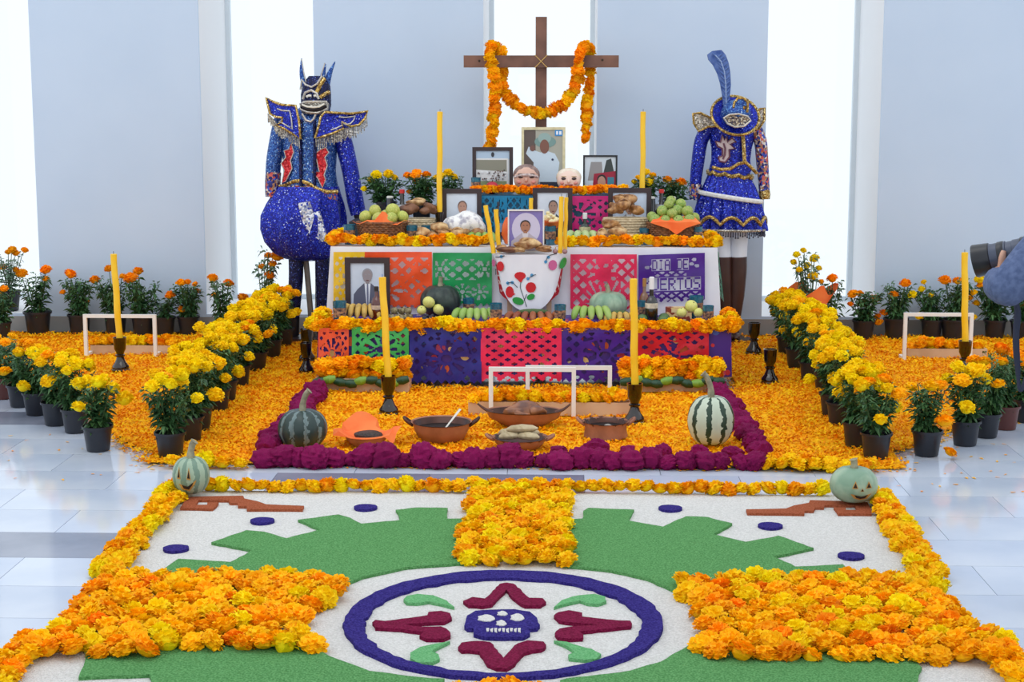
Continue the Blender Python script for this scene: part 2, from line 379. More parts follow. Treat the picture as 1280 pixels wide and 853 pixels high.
gl = zpoly([(140 + x / 4.267, 560 + y / 4.267) for x, y in [(365, 332), (400, 272), (520, 268), (700, 265), (705, 280), (780, 295), (820, 312), (1025, 319), (1015, 339), (720, 338), (720, 321), (670, 321), (670, 304), (625, 304), (620, 290), (465, 288), (445, 314), (505, 314), (510, 301), (570, 302), (540, 335)]])
cpart('brown_glyph', gl, d_brown, step=.05, amp=.002)
cpart('brown_glyph', [(-x + .03, y) for x, y in reversed(gl)], d_brown, step=.05, amp=.002)

# ---------------------------------------------------------------- loose marigold heads
heads = []   # (pos, r, kind, label, group)
rh = random.Random(21)
def inpoly(x, y, poly):
    c = False; n = len(poly)
    for i in range(n):
        x1_, y1_ = poly[i]; x2_, y2_ = poly[i - 1]
        if (y1_ > y) != (y2_ > y) and x < (x2_ - x1_) * (y - y1_) / (y2_ - y1_) + x1_: c = not c
    return c
def hk():
    q = rh.random(); return 'o' if q < .76 else ('d' if q < .88 else 'y')
def block(pix, label, group, step=.074, r=.044, zb=.03):
    poly = [tuple(onz(x, y, .02))[:2] for x, y in pix]
    xs_, ys_ = [p[0] for p in poly], [p[1] for p in poly]
    y = min(ys_) + .03; row = 0
    while y < max(ys_):
        x = min(xs_) + (row % 2) * step / 2
        while x < max(xs_):
            if inpoly(x, y, poly):
                heads.append((Vector((x + rh.uniform(-.01, .01), y + rh.uniform(-.01, .01), zb + rh.uniform(-.006, .012))), r, hk(), label, group))
            x += step
        y += step * .86; row += 1
block([(128, 722), (300, 719), (436, 728), (432, 752), (384, 772), (398, 817), (28, 822)], 'orange marigold in the flower block on the oblong gourd side of skull ring', 'marigolds in the block on the oblong gourd side')
block([(841, 732), (960, 722), (1160, 722), (1262, 828), (862, 826), (884, 790), (868, 760)], 'orange marigold in the flower block on the squat pumpkin side of skull ring', 'marigolds in the block on the squat pumpkin side')
block([(586, 610), (708, 608), (708, 706), (570, 706)], 'orange marigold head in the flower block between skull ring and altar', 'marigolds in the block between skull ring and altar', step=.068, r=.042)
def line(pix, label, group, step, r, rows=1, kind=None, zb=.03):
    P = [onz(x, y, .02) for x, y in pix]; acc = 0; k = 0
    for a, c in zip(P, P[1:]):
        d = (c - a).length; n = max(1, round(d / step)); t = (c - a).normalized(); s = Vector((-t.y, t.x, 0))
        for i in range(n):
            for q in range(rows):
                o = (q - (rows - 1) / 2) * step * .8
                heads.append((a + t * (d * (i + .5 * (q % 2)) / n) + s * (o + rh.uniform(-.012, .012)) + Vector((0, 0, zb - .02 + rh.uniform(-.004, .008))), r * rh.uniform(.85, 1.1), kind or hk(), label, group))
line([(226, 610), (128, 722)], 'orange marigold head in the border along the carpet edge with the oblong carved gourd', 'marigolds edging the carpet by the oblong gourd', .062, .043, 2)
line([(44, 800), (-30, 880)], 'orange marigold head in the border along the carpet edge with the oblong carved gourd', 'marigolds edging the carpet by the oblong gourd', .066, .043, 2)
line([(1097, 618), (1160, 722)], 'orange marigold head in the border along the carpet edge with the squat carved pumpkin', 'marigolds edging the carpet by the squat pumpkin', .062, .043, 2)
line([(1236, 802), (1300, 880)], 'orange marigold head in the border along the carpet edge with the squat carved pumpkin', 'marigolds edging the carpet by the squat pumpkin', .066, .043, 2)
line([(262, 611), (590, 612)], 'orange marigold head in the single row edging the carpet before the altar', 'marigolds edging the carpet before the altar', .056, .045)
line([(708, 612), (1045, 616)], 'orange marigold head in the single row edging the carpet before the altar', 'marigolds edging the carpet before the altar', .056, .045)
line([(560, 872), (690, 872)], 'orange marigold head at the tip of the block in front of the skull ring', 'marigolds in front of the skull ring', .07, .042, 2)
line([(216, 580), (320, 582)], 'orange marigold head at the petal bed edge beside the magenta cockscombs', 'marigolds edging the petal bed', .075, .046, 1)
line([(958, 581), (1098, 586)], 'orange marigold head at the petal bed edge beside the magenta cockscombs', 'marigolds edging the petal bed', .07, .046, 2)
heads.sort(key=lambda h: h[0].y)
for p, r, k, lab, grp in heads[:300]:
    tag(bloom(None, p, r, k, .5, 'marigold_flower'), lab, 'marigold', grp)
def merged(items, name, mats, keys):
    """many blooms as one mesh: items (pos, r, kind)"""
    V = []; FS = []; MI = []; o = 0
    for it in items:
        p, r, k = it[:3]; me = rb.choice(BL[k]); n = len(me.vertices)
        co = np.empty(n * 3); me.vertices.foreach_get('co', co); co = co.reshape(-1, 3)
        m = np.array(Euler((rb.uniform(-.5, .5), rb.uniform(-.5, .5), rb.uniform(0, 6.3))).to_matrix())
        V.append(co @ m.T * r + np.array(p)); FS += [tuple(v + o for v in f.vertices) for f in me.polygons]; MI += [keys.index(k)] * len(me.polygons); o += n
    me = bpy.data.meshes.new(name); me.from_pydata(np.concatenate(V).tolist(), [], FS)
    for m in mats: me.materials.append(m)
    me.polygons.foreach_set('material_index', MI); me.update()
    return inst(name, me)
if heads[300:]:
    tag(merged(heads[300:], 'marigold_heads', [m_mari, m_mari_d, m_mari_y], ['o', 'd', 'y']), 'further orange marigold heads edging carpet and petal bed towards the altar', 'marigolds', kind='stuff')

# ---------------------------------------------------------------- petal bed
regC = [(-1.95, 7.09), (1.56, 7.09), (1.75, 11.2), (-2.1, 11.2)]
regL = [tuple(onz(x, y))[:2] for x, y in ((205, 578), (150, 562), (120, 535), (60, 505), (8, 480), (-30, 450), (-30, 419), (330, 419))]
regR = [tuple(onz(x, y))[:2] for x, y in ((1100, 580), (1142, 566), (1190, 545), (1235, 535), (1262, 530), (1300, 515), (1320, 424), (1000, 422))]
regs = [regC, regL, regR]
def inreg(x, y):
    if -1.44 < x < .98 and 9.14 < y < 10.93: return False
    return any(inpoly(x, y, p) for p in regs)
def hgt(x, y): return .012 + .006 * (math.sin(x * 9 + y * 5) + math.sin(x * 4.3 - y * 11 + 1)) * .5 + .004 * math.sin(23 * x + 19 * y)
rp_ = np.random.default_rng(4)
V = []; FS = []; n = 0; st = .06
gx, gy = np.arange(-4.2, 4.2, st), np.arange(7.0, 11.3, st)
ok = {}
for i, x in enumerate(gx):
    for j, y in enumerate(gy): ok[i, j] = inreg(x, y)
b = MB(); idx = {}
def gv(i, j):
    if (i, j) not in idx: idx[i, j] = len(b.v); b.v.append((gx[i], gy[j], hgt(gx[i], gy[j])))
    return idx[i, j]
for i in range(len(gx) - 1):
    for j in range(len(gy) - 1):
        if ok[i, j] and ok[i + 1, j] and ok[i, j + 1] and ok[i + 1, j + 1]:
            b.f.append((gv(i, j), gv(i + 1, j), gv(i + 1, j + 1), gv(i, j + 1))); b.m.append(0)
NP = 0
pts = []
tries = rp_.uniform((-4.2, 7.0), (4.2, 11.25), (210000, 2))
for x, y in tries:
    if inreg(x + rp_.normal(0, .02), y + rp_.normal(0, .02)) and X(-60, y, 0) < x < X(1340, y, 0): pts.append((x, y))
for x, y in rp_.uniform((-3.0, 6.75), (-1.6, 7.8), (40, 2)): pts.append((x, y))
for x, y in rp_.uniform((1.4, 6.7), (2.6, 7.8), (60, 2)): pts.append((x, y))
for x, y in pts:
    a = rp_.uniform(0, 6.283); t = rp_.uniform(-.1, .65); l = rp_.uniform(.010, .025); wd = rp_.uniform(.0035, .008)
    inside = inreg(x, y); z = (hgt(x, y) + rp_.uniform(-.002, .012)) if inside else .003
    if not inside: t = .05
    c, s = math.cos(a), math.sin(a); q = math.sin(t) * l; h_ = math.cos(t) * l; rl = rp_.uniform(-.006, .006) if inside else 0
    o = len(b.v)
    b.v += [(x - s * wd * .4, y + c * wd * .4, z), (x + s * wd * .4, y - c * wd * .4, z),
            (x + c * h_ + s * wd, y + s * h_ - c * wd, z + q + rl), (x + c * h_ - s * wd, y + s * h_ + c * wd, z + q - rl)]
    b.f.append((o, o + 1, o + 2, o + 3)); b.m.append(1 if rp_.random() < .3 else 0)
tag(b.build('petal_bed', [m_petal, m_petal2], smooth=False), 'thick bed of loose orange marigold petals spread around the altar', 'petals', kind='stuff')

# ---------------------------------------------------------------- magenta cockscomb border
def celo_mesh(seed):
    b = MB(); rr = random.Random(seed); ks = [(rr.uniform(-13, 13), rr.uniform(-13, 13), rr.uniform(-13, 13), rr.uniform(0, 6)) for _ in range(7)]
    f = lambda v: 1 + .10 * sum(math.sin(k[0] * v[0] + k[1] * v[1] + k[2] * v[2] + k[3]) for k in ks) / 2
    b.ell((0, 0, .62), (1, .88, .72), 30, 18, mod=f); return b.mesh('cockscomb', m_celo)
CM = [celo_mesh(s) for s in range(5)]
rc = random.Random(9)
def celos(pix, step, r):
    P = [onz(x, y) for x, y in pix]
    for a, c in zip(P, P[1:]):
        d = (c - a).length; n = max(1, round(d / step))
        for i in range(n):
            s = r * rc.uniform(.78, 1.2)
            p = a.lerp(c, (i + .5) / n) + Vector((rc.uniform(-.015, .015), rc.uniform(-.02, .02), .002))
            tag(inst('cockscomb_flower', rc.choice(CM), None, p, (rc.uniform(-.2, .2), rc.uniform(-.2, .2), rc.uniform(0, 6)), (s, s, s * rc.uniform(.85, 1.2))),
                'magenta cockscomb flower in the border around the food offerings', 'flower', 'magenta cockscombs edging the food offerings')
celos([(322, 583), (955, 587)], .08, .064)
celos([(680, 570), (940, 576)], .17, .055)
celos([(402, 494), (330, 572)], .1, .064)
celos([(890, 488), (950, 575)], .1, .064)

# ---------------------------------------------------------------- altar tables and cloths
def table(name, label, x0, x1, y0, y1, top, slab=.03):
    t = thing(name, label, 'table', ((x0 + x1) / 2, (y0 + y1) / 2, 0)); wx, wy = x1 - x0, y1 - y0
    MB().box((0, 0, top - slab / 2), (wx, wy, slab)).build('tabletop', m_wood, t, smooth=False)
    lg = MB().box((0, 0, (top - slab) / 2), (.05, .05, top - slab)).mesh('leg', m_wood, False)
    for i in (-1, 1):
        for j in (-1, 1): inst('leg', lg, t, (i * (wx / 2 - .06), j * (wy / 2 - .06), 0))
    return t
def cloth(name, label, mt, x0, x1, y0, y1, top, bot, flare=.0, fold=.004, sides=True, th=.004):
    """cloth laid over a table: top, front and both sides with soft folds towards the hem"""
    b = MB(); rr = random.Random(len(label)); n = 60; nz = 8
    path = []
    for k in range(13): path.append((x0, y1 + (y0 - y1) * k / 12, -1, 0))
    for k in range(1, n): path.append((x0 + (x1 - x0) * k / n, y0, 0, -1))
    for k in range(13): path.append((x1, y0 + (y1 - y0) * k / 12, 1, 0))
    vs = []; m = len(path)
    for i in range(nz + 1):
        t = i / nz; z = top - (top - bot) * t
        for k, (x, y, nx, ny) in enumerate(path):
            d = flare * t + fold * t * math.sin(k * 1.05 + math.sin(k * .31) * 2)
            cx_ = nx * d; cy2 = ny * d
            if k == 12: cx_ = -flare * t; cy2 = -flare * t
            vs.append((x + cx_, y + cy2, z + (.004 * math.sin(k * .4) if i == nz else 0)))
    fs = [(i * m + k, i * m + k + 1, (i + 1) * m + k + 1, (i + 1) * m + k) for i in range(nz) for k in range(m - 1)]
    b.add(vs, fs); b.add([(x0, y0, top), (x1, y0, top), (x1, y1, top), (x0, y1, top)], [(0, 1, 2, 3)])
    o = b.build(name, mt, smooth=True); return tag(o, label, 'tablecloth')
# floral cloth material: purple ground, scattered coloured flowers
def floralmat():
    m = bpy.data.materials.new('purple_floral_cloth'); m.use_nodes = True; N = m.node_tree.nodes; L = m.node_tree.links; bs = N['Principled BSDF']
    tc = N.new('ShaderNodeTexCoord'); vo = N.new('ShaderNodeTexVoronoi'); vo.inputs['Scale'].default_value = 13; L.new(tc.outputs['Object'], vo.inputs['Vector'])
    se = N.new('ShaderNodeSeparateColor'); L.new(vo.outputs['Color'], se.inputs[0])
    rp = N.new('ShaderNodeValToRGB'); rp.color_ramp.interpolation = 'CONSTANT'; e = rp.color_ramp.elements
    cs = [(0, (222, 96, 40)), (.2, (196, 40, 52)), (.4, (60, 90, 180)), (.55, (230, 190, 120)), (.7, (30, 30, 60)), (.85, (200, 70, 110))]
    while len(e) < len(cs): e.new(.5)
    for q, (p, c) in zip(e, cs): q.position = p; q.color = lin(c)
    L.new(se.outputs[0], rp.inputs[0])
    lt = N.new('ShaderNodeMath'); lt.operation = 'LESS_THAN'; lt.inputs[1].default_value = .36; L.new(vo.outputs['Distance'], lt.inputs[0])
    mx = N.new('ShaderNodeMix'); mx.data_type = 'RGBA'; mx.inputs[6].default_value = lin((64, 28, 128))
    L.new(lt.outputs[0], mx.inputs[0]); L.new(rp.outputs[0], mx.inputs[7]); L.new(mx.outputs[2], bs.inputs['Base Color']); bs.inputs['Roughness'].default_value = .5
    return m
m_floral = floralmat()
ZL, ZM, ZT = .352, .765, 1.055
table('low_altar_table', 'low wooden table under the purple flowered cloth', -1.40, .96, 9.17, 9.74, ZL - .004)
cloth('flowered_tablecloth', 'purple flowered cloth over the low altar table', m_floral, -1.415, .972, 9.15, 9.745, ZL, .075, .012)
table('main_altar_table', 'wooden table under the white cloth behind the low table', -1.41, .93, 9.79, 10.90, ZM - .004)
cloth('white_tablecloth', 'white cloth over the main altar table', m_cloth, -1.425, .945, 9.77, 10.91, ZM, .06, .05)
ttop = table('top_altar_shelf', 'small raised table at the back of the altar carrying the portraits', -.58, .33, 10.32, 10.74, ZT - .004)
ttop.location.z = ZM + .002
for c in ttop.children:
    c.scale.z = (ZT - ZM - .008) / (ZT - .004) if c.name.startswith('leg') else 1
    if c.name.startswith('tabletop'): c.location.z = -ZM
cloth('teal_tablecloth', 'dark teal cloth over the small raised altar table', P_('teal_cloth', (24, 82, 112)), -.59, .34, 10.30, 10.75, ZT, ZM + .012, .004)
riser = thing('plant_riser', 'dark covered riser behind the fruit baskets holding flower pots', 'riser', (-1.02, 10.60, ZM + .002), group='risers behind the fruit baskets')
MB().box((0, 0, .05), (.76, .3, .10)).build('box', P_('dark_cloth', (40, 40, 46), .8), riser, smooth=False)
riser2 = thing('plant_riser', 'dark covered riser behind the fruit baskets holding flower pots', 'riser', (.64, 10.60, ZM + .002), group='risers behind the fruit baskets')
MB().box((0, 0, .05), (.5, .3, .10)).build('box', P_('dark_cloth', (40, 40, 46), .8), riser2, smooth=False)

# ---------------------------------------------------------------- cut-paper banners
FONT = {'D': 'XXXX.X...XX...XX...XX...XX...XXXXX.', 'I': '.XXX...X....X....X....X....X...XXX.', 'A': '.XXX.X...XX...XXXXXXX...XX...XX...X',
        'E': 'XXXXXX....X....XXXX.X....X....XXXXX', 'M': 'X...XXX.XXX.X.XX...XX...XX...XX...X', 'U': 'X...XX...XX...XX...XX...XX...X.XXX.',
        'R': 'XXXX.X...XX...XXXXX.X.X..X..X.X...X', 'T': 'XXXXX..X....X....X....X....X....X..', 'O': '.XXX.X...XX...XX...XX...XX...X.XXX.', 'S': '.XXXXX....X.....XXX.....X....XXXXX.', ' ': '.' * 35}
def fr(x): return x - math.floor(x)
def lattice(u, v, n, m, wd=.24):
    a, c = fr(u * n + v * m), fr(u * n - v * m); return not (wd < a < 1 - wd + .24 - .24 and wd < c < 1 - wd)
def letters(u, v, text, u0, u1, v0, v1):
    """solid letters standing in cut-out windows"""
    if not (u0 <= u <= u1 and v0 <= v <= v1): return None
    n = len(text); q = (u - u0) / (u1 - u0) * n; k = min(int(q), n - 1); a = (q - k) * 5.9 - .45; r = (v - v0) / (v1 - v0) * 8.4 - .7
    i, j = int(math.floor(a)), int(math.floor(r))
    if 0 <= i < 5 and 0 <= j < 7 and FONT[text[k]][j * 5 + i] == 'X': return True
    if r < -.35 or r > 7.35: return True
    return text[k] == ' '
def flowercut(u, v, cx, cy, r, k=8):
    d = math.hypot(u - cx, (v - cy)); a = math.atan2(v - cy, u - cx)
    if d < r * .25: return False
    if r * .4 < d < r and math.cos(a * k) > .15 + .5 * abs(d / r - .7): return False
    return True
def pat_lattice(seed):
    rr = random.Random(seed); hs = [(rr.uniform(.1, .9), rr.uniform(.15, .85), rr.uniform(.02, .045)) for _ in range(26)]
    c0 = (rr.uniform(.42, .58), rr.uniform(.45, .6))
    def f(u, v):
        if u < .06 or u > .94 or v < .09 or v > .93: return True
        if math.hypot(u - c0[0], (v - c0[1]) * .9) < .36:
            return flowercut(u, v, c0[0], c0[1], .30, 9) and not any(math.hypot(u - a, v - c) < r * .8 for a, c, r in hs)
        return lattice(u, v, 5, 5)
    return f
def pat_orange(u, v):
    if u < .05 or u > .95 or v < .1 or v > .95: return True
    if v < .42: return lattice(u, v, 4.5, 4.5, .22) or not (abs(u - .5) < .3 - .5 * (v - .1) or u > .8 or u < .2)
    if abs(u - .72) + abs(v - .62) < .2: return lattice(u, v, 5, 5, .22)
    return flowercut(u, v, .33, .68, .24, 8)
def pat_green(u, v):
    if u < .05 or u > .95 or v < .12: return True
    if v < .5:
        if abs(u - .5) < .3: return lattice(u, v, 4.5, 5, .2)
        return flowercut(u, v, .12 if u < .5 else .88, .3, .16, 6)
    if .5 < v < .56: return True
    if v < .9: return flowercut(u, v, .2, .72, .15, 7) and flowercut(u, v, .8, .72, .15, 7) and flowercut(u, v, .5, .72, .16, 8)
    return True
def pat_pink(u, v):
    if u < .05 or u > .95 or v < .09 or v > .95: return True
    d = math.hypot(u - .5, (v - .36))
    if d < .13: return True
    if d < .2: return math.cos(math.atan2(v - .36, u - .5) * 7) > -.3
    if v < .42 or u < .25 or u > .75: return lattice(u, v, 5.2, 4.6, .2) if (abs(u - .5) > .12) else True
    a = math.atan2(v - .95, abs(u - .5)); q = math.hypot(u - .5, v - .95)
    return not (math.cos(a * 22) > .55 and .2 < q < .52)
def pat_purple(u, v):
    if u < .06 or u > .94 or v < .07 or v > .96: return True
    t = letters(u, v, 'DIA DE', .20, .76, .09, .35)
    if t is not None: return t
    if .36 <= v <= .46: return lattice(u, v, 7, 8, .2) if .24 < u < .72 else True
    t = letters(u, v, 'MUERTOS', .07, .94, .47, .76)
    if t is not None: return t
    if .78 <= v: return lattice(u, v, 7, 7, .2)
    if v < .35:
        for cx, cy in ((.13, .26), (.21, .24), (.80, .22), (.88, .26), (.84, .13)):
            if math.hypot(u - cx, v - cy) < .035: return False
    return True
def pat_dots(u, v):
    if u < .06 or u > .94 or v < .05: return True
    return lattice(u, v, 6, 6, .27)
def pat_teal(u, v):
    if v < .05 or v > .95: return True
    if (u * 2) % 1 < .5: return lattice(u, v, 8, 4, .15)
    return flowercut(fr(u * 4), v, .5, .4, .3, 7)
def banner(label, corners, mt, pat, nu=70, nv=60, hem='scallop', wav=.004, seed=0, group=None):
    """corners: TL, TR, BL, BR world points; cells of the sheet are left open where the pattern is cut"""
    TLp, TRp, BLp, BRp = [Vector(c) for c in corners]; b = MB(); idx = {}
    nrm = (TRp - TLp).cross(BLp - TLp).normalized()
    if nrm.y > 0: nrm = -nrm
    def gvx(i, j):
        if (i, j) not in idx:
            u, v = i / nu, j / nv; p = TLp.lerp(TRp, u).lerp(BLp.lerp(BRp, u), v) + nrm * (wav * (1 + math.sin(u * 17 + seed) * v + .6 * math.sin(v * 9 + u * 4 + seed)))
            idx[i, j] = len(b.v); b.v.append(tuple(p))
        return idx[i, j]
    for i in range(nu):
        for j in range(nv):
            u, v = (i + .5) / nu, (j + .5) / nv
            if hem == 'scallop' and v > .955 + .03 * math.sin(u * 60): continue
            if hem == 'zig' and v > .93 + .07 * abs(fr(u * 9) - .5) * 2: continue
            if not pat(u, v): continue
            b.f.append((gvx(i, j), gvx(i + 1, j), gvx(i + 1, j + 1), gvx(i, j + 1))); b.m.append(0)
    # recentre on the banner's top middle
    o0 = TLp.lerp(TRp, .5); b.v = [tuple(Vector(v) - o0) for v in b.v]
    o = b.build('paper_banner', mt, smooth=False, loc=o0)
    return tag(o, label, 'paper banner', group)
def bfront(px0, px1, py0, py1, Y, skew=0):
    return [ony(px0, py0, Y), ony(px1, py0 + skew, Y), ony(px0, py1, Y), ony(px1, py1 + skew, Y)]
def film(name, c): return mat('paper_' + name, c, tuple(min(255, int(x * 1.12 + 6)) for x in c), rough=.32, scale=9, bump=.5, bscale=7)
MYF = 9.725
p_y, p_o, p_g, p_p, p_v, p_m = film('yellow', (226, 178, 22)), film('orange', (228, 74, 24)), film('green', (10, 136, 72)), film('cerise', (204, 26, 74)), film('violet', (64, 20, 124)), film('mint', (80, 196, 156))
banner('yellow cut-paper banner behind the suited portrait on white cloth', bfront(417, 462, 315, 388, MYF), p_y, pat_lattice(3), 40, 60, seed=1)
banner('orange cut-paper banner on the white cloth', bfront(456, 540, 315, 386, MYF), p_o, pat_orange, seed=2)
banner('green cut-paper banner on the white cloth', bfront(541, 615, 316, 384, MYF), p_g, pat_green, seed=3)
banner('cerise cut-paper banner behind the pale pumpkin', bfront(713, 796, 318, 388, MYF), p_p, pat_pink, seed=4)
banner('violet cut-paper banner lettered DIA DE MUERTOS on the white cloth', bfront(798, 881, 319, 380, MYF, -3), p_v, pat_purple, 116, 92, seed=5)
sx_ = .945 + .006
banner('mint cut-paper banner on the side of the white cloth', [(sx_ + .004, 9.80, ZM - .03), (sx_ + .008, 10.42, ZM - .03), (sx_ + .045, 9.82, .42), (sx_ + .045, 10.42, .42)], p_m, pat_lattice(8), 50, 40, wav=0, seed=6)
LYF = 9.125
banner('coral cut-paper banner at the corner of the flowered cloth', bfront(398, 436, 410, 474, LYF), film('coral', (218, 84, 52)), pat_lattice(12), 40, 50, seed=1)
banner('bright green cut-paper banner on the flowered cloth', bfront(440, 511, 409, 462, LYF), film('leafgreen', (56, 168, 84)), pat_lattice(15), 64, 50, seed=2)
banner('navy blue cut-paper banner on the flowered cloth', bfront(512, 602, 410, 480, LYF), film('navy', (26, 30, 124)), pat_lattice(17), 80, 60, 'zig', seed=3)
banner('hot pink cut-paper banner on the flowered cloth', bfront(601, 702, 410, 478, LYF - .004), film('hotpink', (208, 36, 82)), pat_dots, 84, 60, 'scallop', seed=4)
banner('indigo cut-paper banner on the flowered cloth', bfront(702, 796, 410, 478, LYF), film('indigo', (56, 18, 128)), pat_lattice(23), 80, 60, 'zig', seed=5)
banner('crimson cut-paper banner on the flowered cloth', bfront(797, 886, 410, 470, LYF), film('crimson', (180, 12, 36)), pat_lattice(25), 80, 56, 'scallop', seed=6)
TYF = 10.285
banner('teal cut-paper banner on the raised back table', bfront(600, 668, 245, 292, TYF), film('teal', (0, 110, 150)), pat_teal, 60, 40, wav=.002)
banner('magenta cut-paper banner on the raised back table', bfront(690, 765, 245, 292, TYF), film('magenta', (196, 24, 110)), pat_lattice(31), 60, 40, wav=.002)

# embroidered cloth on a half-round stand in front of the white table
st = thing('offering_stand', 'small half-round stand under the embroidered cloth', 'stand', ((X(610, 9.7, .74) + X(714, 9.7, .74)) / 2, 9.72, ZL + .002))
SR = pxm(51, 9.6); hst = .735 - ZL
half = [(SR * .8 * math.cos(a), -.135 * math.sin(a)) for a in [math.pi * k / 16 for k in range(17)]]
MB().prism(list(reversed(half)), hst - .03, hst - .004).build('top_board', m_wood, st, smooth=False)
for dx in (-.12, .12): MB().box((dx, -.04, (hst - .03) / 2), (.03, .03, hst - .03)).build('leg', m_wood, st, smooth=False)
def drape(name, mt, rad, depth, off, hem, parent=None, loc=None):
    b = MB(); n = 40; m = 14; vs = []
    for i in range(m + 1):
        for k in range(n + 1):
            a = math.pi * k / n; c = -math.cos(a); z = -hem(c) * (i / m)
            vs.append((c * (rad + off) * (1 - .16 * (i / m) * abs(c)), -(depth + off) * math.sin(a) ** .8 - .004 * math.sin(k * 1.1) * i / m, z))
    fs = [(i * (n + 1) + k, (i + 1) * (n + 1) + k, (i + 1) * (n + 1) + k + 1, i * (n + 1) + k + 1) for i in range(m) for k in range(n)]
    b.add(vs, fs); b.add([vs[k] for k in range(n + 1)], [tuple(range(n + 1))])
    return b.build(name, mt, parent, smooth=True, loc=loc)
cpos = (st.location.x, 9.715, .735 + .002)
m_lace = mat('red_lace', (176, 8, 34), (226, 206, 200), rough=.7, scale=75, tex='voronoi', stops=(.86, .9))
tag(drape('red_lace_cloth', m_lace, SR * .86, .128, .004, lambda c: .36 - .12 * abs(c), loc=(cpos[0], cpos[1], cpos[2] - .002)), 'red lace cloth under the embroidered white cloth', 'cloth')
emb = drape('embroidered_cloth', mat('embroidered_linen', (240, 240, 246), (232, 232, 240), rough=.8, scale=5), SR * .88, .134, .012, lambda c: .345 * math.sqrt(max(0, 1 - c * c * .97)), loc=cpos)
tag(emb, 'white half-round cloth embroidered with red flowers', 'cloth')
def emb_y(x):
    c = max(-.99, min(.99, x / (SR * .88 + .012))); return -(.146) * (1 - c * c) ** .4 - .0045
def embroid(name, pts, mt, lift=0):
    # pts: zoom pixels of region [560,310] at 6.095
    v = []
    for zx, zy in pts:
        p = ony(560 + zx / 6.095, 310 + zy / 6.095, 9.59); x = p.x - cpos[0]; v.append((x, emb_y(x) - lift, p.z - cpos[2]))
    b = MB(); c = [sum(q[i] for q in v) / len(v) for i in range(3)]; c[1] = emb_y(c[0]) - lift
    b.add([tuple(c)] + v, [(0, i + 1, (i + 1) % len(v) + 1) for i in range(len(v))]); return b.build(name, mt, emb, smooth=False)
e_r, e_g, e_p, e_d, e_b = P_('thread_red', (206, 20, 34)), P_('thread_green', (40, 150, 60)), P_('thread_pink', (206, 96, 150)), P_('thread_dark', (40, 60, 70)), P_('thread_blue', (70, 150, 200))
def zel(cx, cy, a, c, n=12, rot=0):
    return [(cx + a * math.cos(t) * math.cos(rot) - c * math.sin(t) * math.sin(rot), cy + a * math.cos(t) * math.sin(rot) + c * math.sin(t) * math.cos(rot)) for t in [2 * math.pi * k / n for k in range(n)]]
embroid('red_flower', zel(550, 210, 44, 30) , e_r); embroid('red_flower', [(520, 225), (580, 225), (560, 258), (548, 258)], e_r, .0005)
embroid('red_flower', zel(632, 298, 40, 40), e_r); embroid('red_flower', zel(470, 335, 32, 44), e_r); embroid('red_flower', [(480, 330), (515, 350), (490, 362)], e_r, .0005)
embroid('red_flower', zel(398, 143, 28, 38), e_r); embroid('pink_flower', zel(343, 122, 14, 28), e_p); embroid('pink_flower', zel(798, 132, 34, 40), e_p)
embroid('green_leaf', zel(535, 402, 46, 28, rot=.3), e_g); embroid('green_leaf', zel(632, 370, 32, 22, rot=-.4), e_g); embroid('green_leaf', zel(878, 122, 24, 44, rot=.4), e_g)
for q in ([(556, 258), (552, 300), (575, 370), (600, 445)], [(600, 350), (580, 400)], [(620, 225), (645, 208), (670, 200)], [(450, 270), (490, 262), (530, 300)], [(360, 165), (362, 210)], [(360, 75), (400, 70), (430, 60)], [(745, 100), (770, 60), (830, 45)]):
    pth = []
    for zx, zy in q:
        p = ony(560 + zx / 6.095, 310 + zy / 6.095, 9.59); x = p.x - cpos[0]; pth.append((x, emb_y(x), p.z - cpos[2]))
    MB().tube(smoothpath(pth, 4), .0022, 5).build('stitched_stem', e_d, emb)
for zx, zy in ((490, 262), (455, 268), (610, 232), (640, 205), (405, 68), (765, 70), (745, 105)): embroid('blue_flower', zel(zx, zy, 13, 13, 7), e_b)

# ---------------------------------------------------------------- marigold garlands
def garland(label, pts, step, r, kinds='ood', th=.004, tilt=.6, jit=.008):
    P = [Vector(p) for p in pts]; g = thing('marigold_garland', label, 'garland', P[0])
    L = [Vector((0, 0, 0))] + [p - P[0] for p in P[1:]]
    MB().tube(L, th, 5).build('string', m_stem, g)
    acc = 0
    for a, c in zip(L, L[1:]):
        d = (c - a).length; t = acc
        while t < d:
            p = a + (c - a) * (t / d) + Vector((rb.uniform(-jit, jit), rb.uniform(-jit, jit), rb.uniform(-jit, jit)))
            bloom(g, p, r, rb.choice(kinds), tilt); t += step
        acc = t - d
    return g
zc = .035
garland('marigold garland along the front edge of the low flowered table', [(-1.445, 9.6, ZL + .03), (-1.445, 9.15, ZL + .012), (1.0, 9.15, ZL + .012), (1.0, 9.6, ZL + .03)], .029, .05, 'oooody', jit=.016)
garland('marigold garland along the white table edge behind the suited portrait', [(-1.43, 10.3, ZM + zc), (-1.43, 9.815, ZM + zc), (X(612, 9.815, ZM), 9.815, ZM + zc)], .033, .045, 'oooody', jit=.012)
garland('marigold garland along the white table edge above the violet banner', [(X(700, 9.815, ZM), 9.815, ZM + zc), (.945, 9.815, ZM + zc), (.945, 10.3, ZM + zc)], .033, .045, 'oooody', jit=.012)
garland('marigold garland along the edge of the raised back table', [(-.58, 10.33, ZT + .028), (.335, 10.33, ZT + .028)], .036, .038, 'odd')
for px in (583, 779):
    tag(bloom(None, (X(px, 10.4, ZT), 10.42, (ZT if px > 600 else ZM + .2) + .03), .05, 'o', .2, 'marigold_flower'), 'large single marigold head beside the framed pictures', 'marigold', 'large single marigolds by the frames')

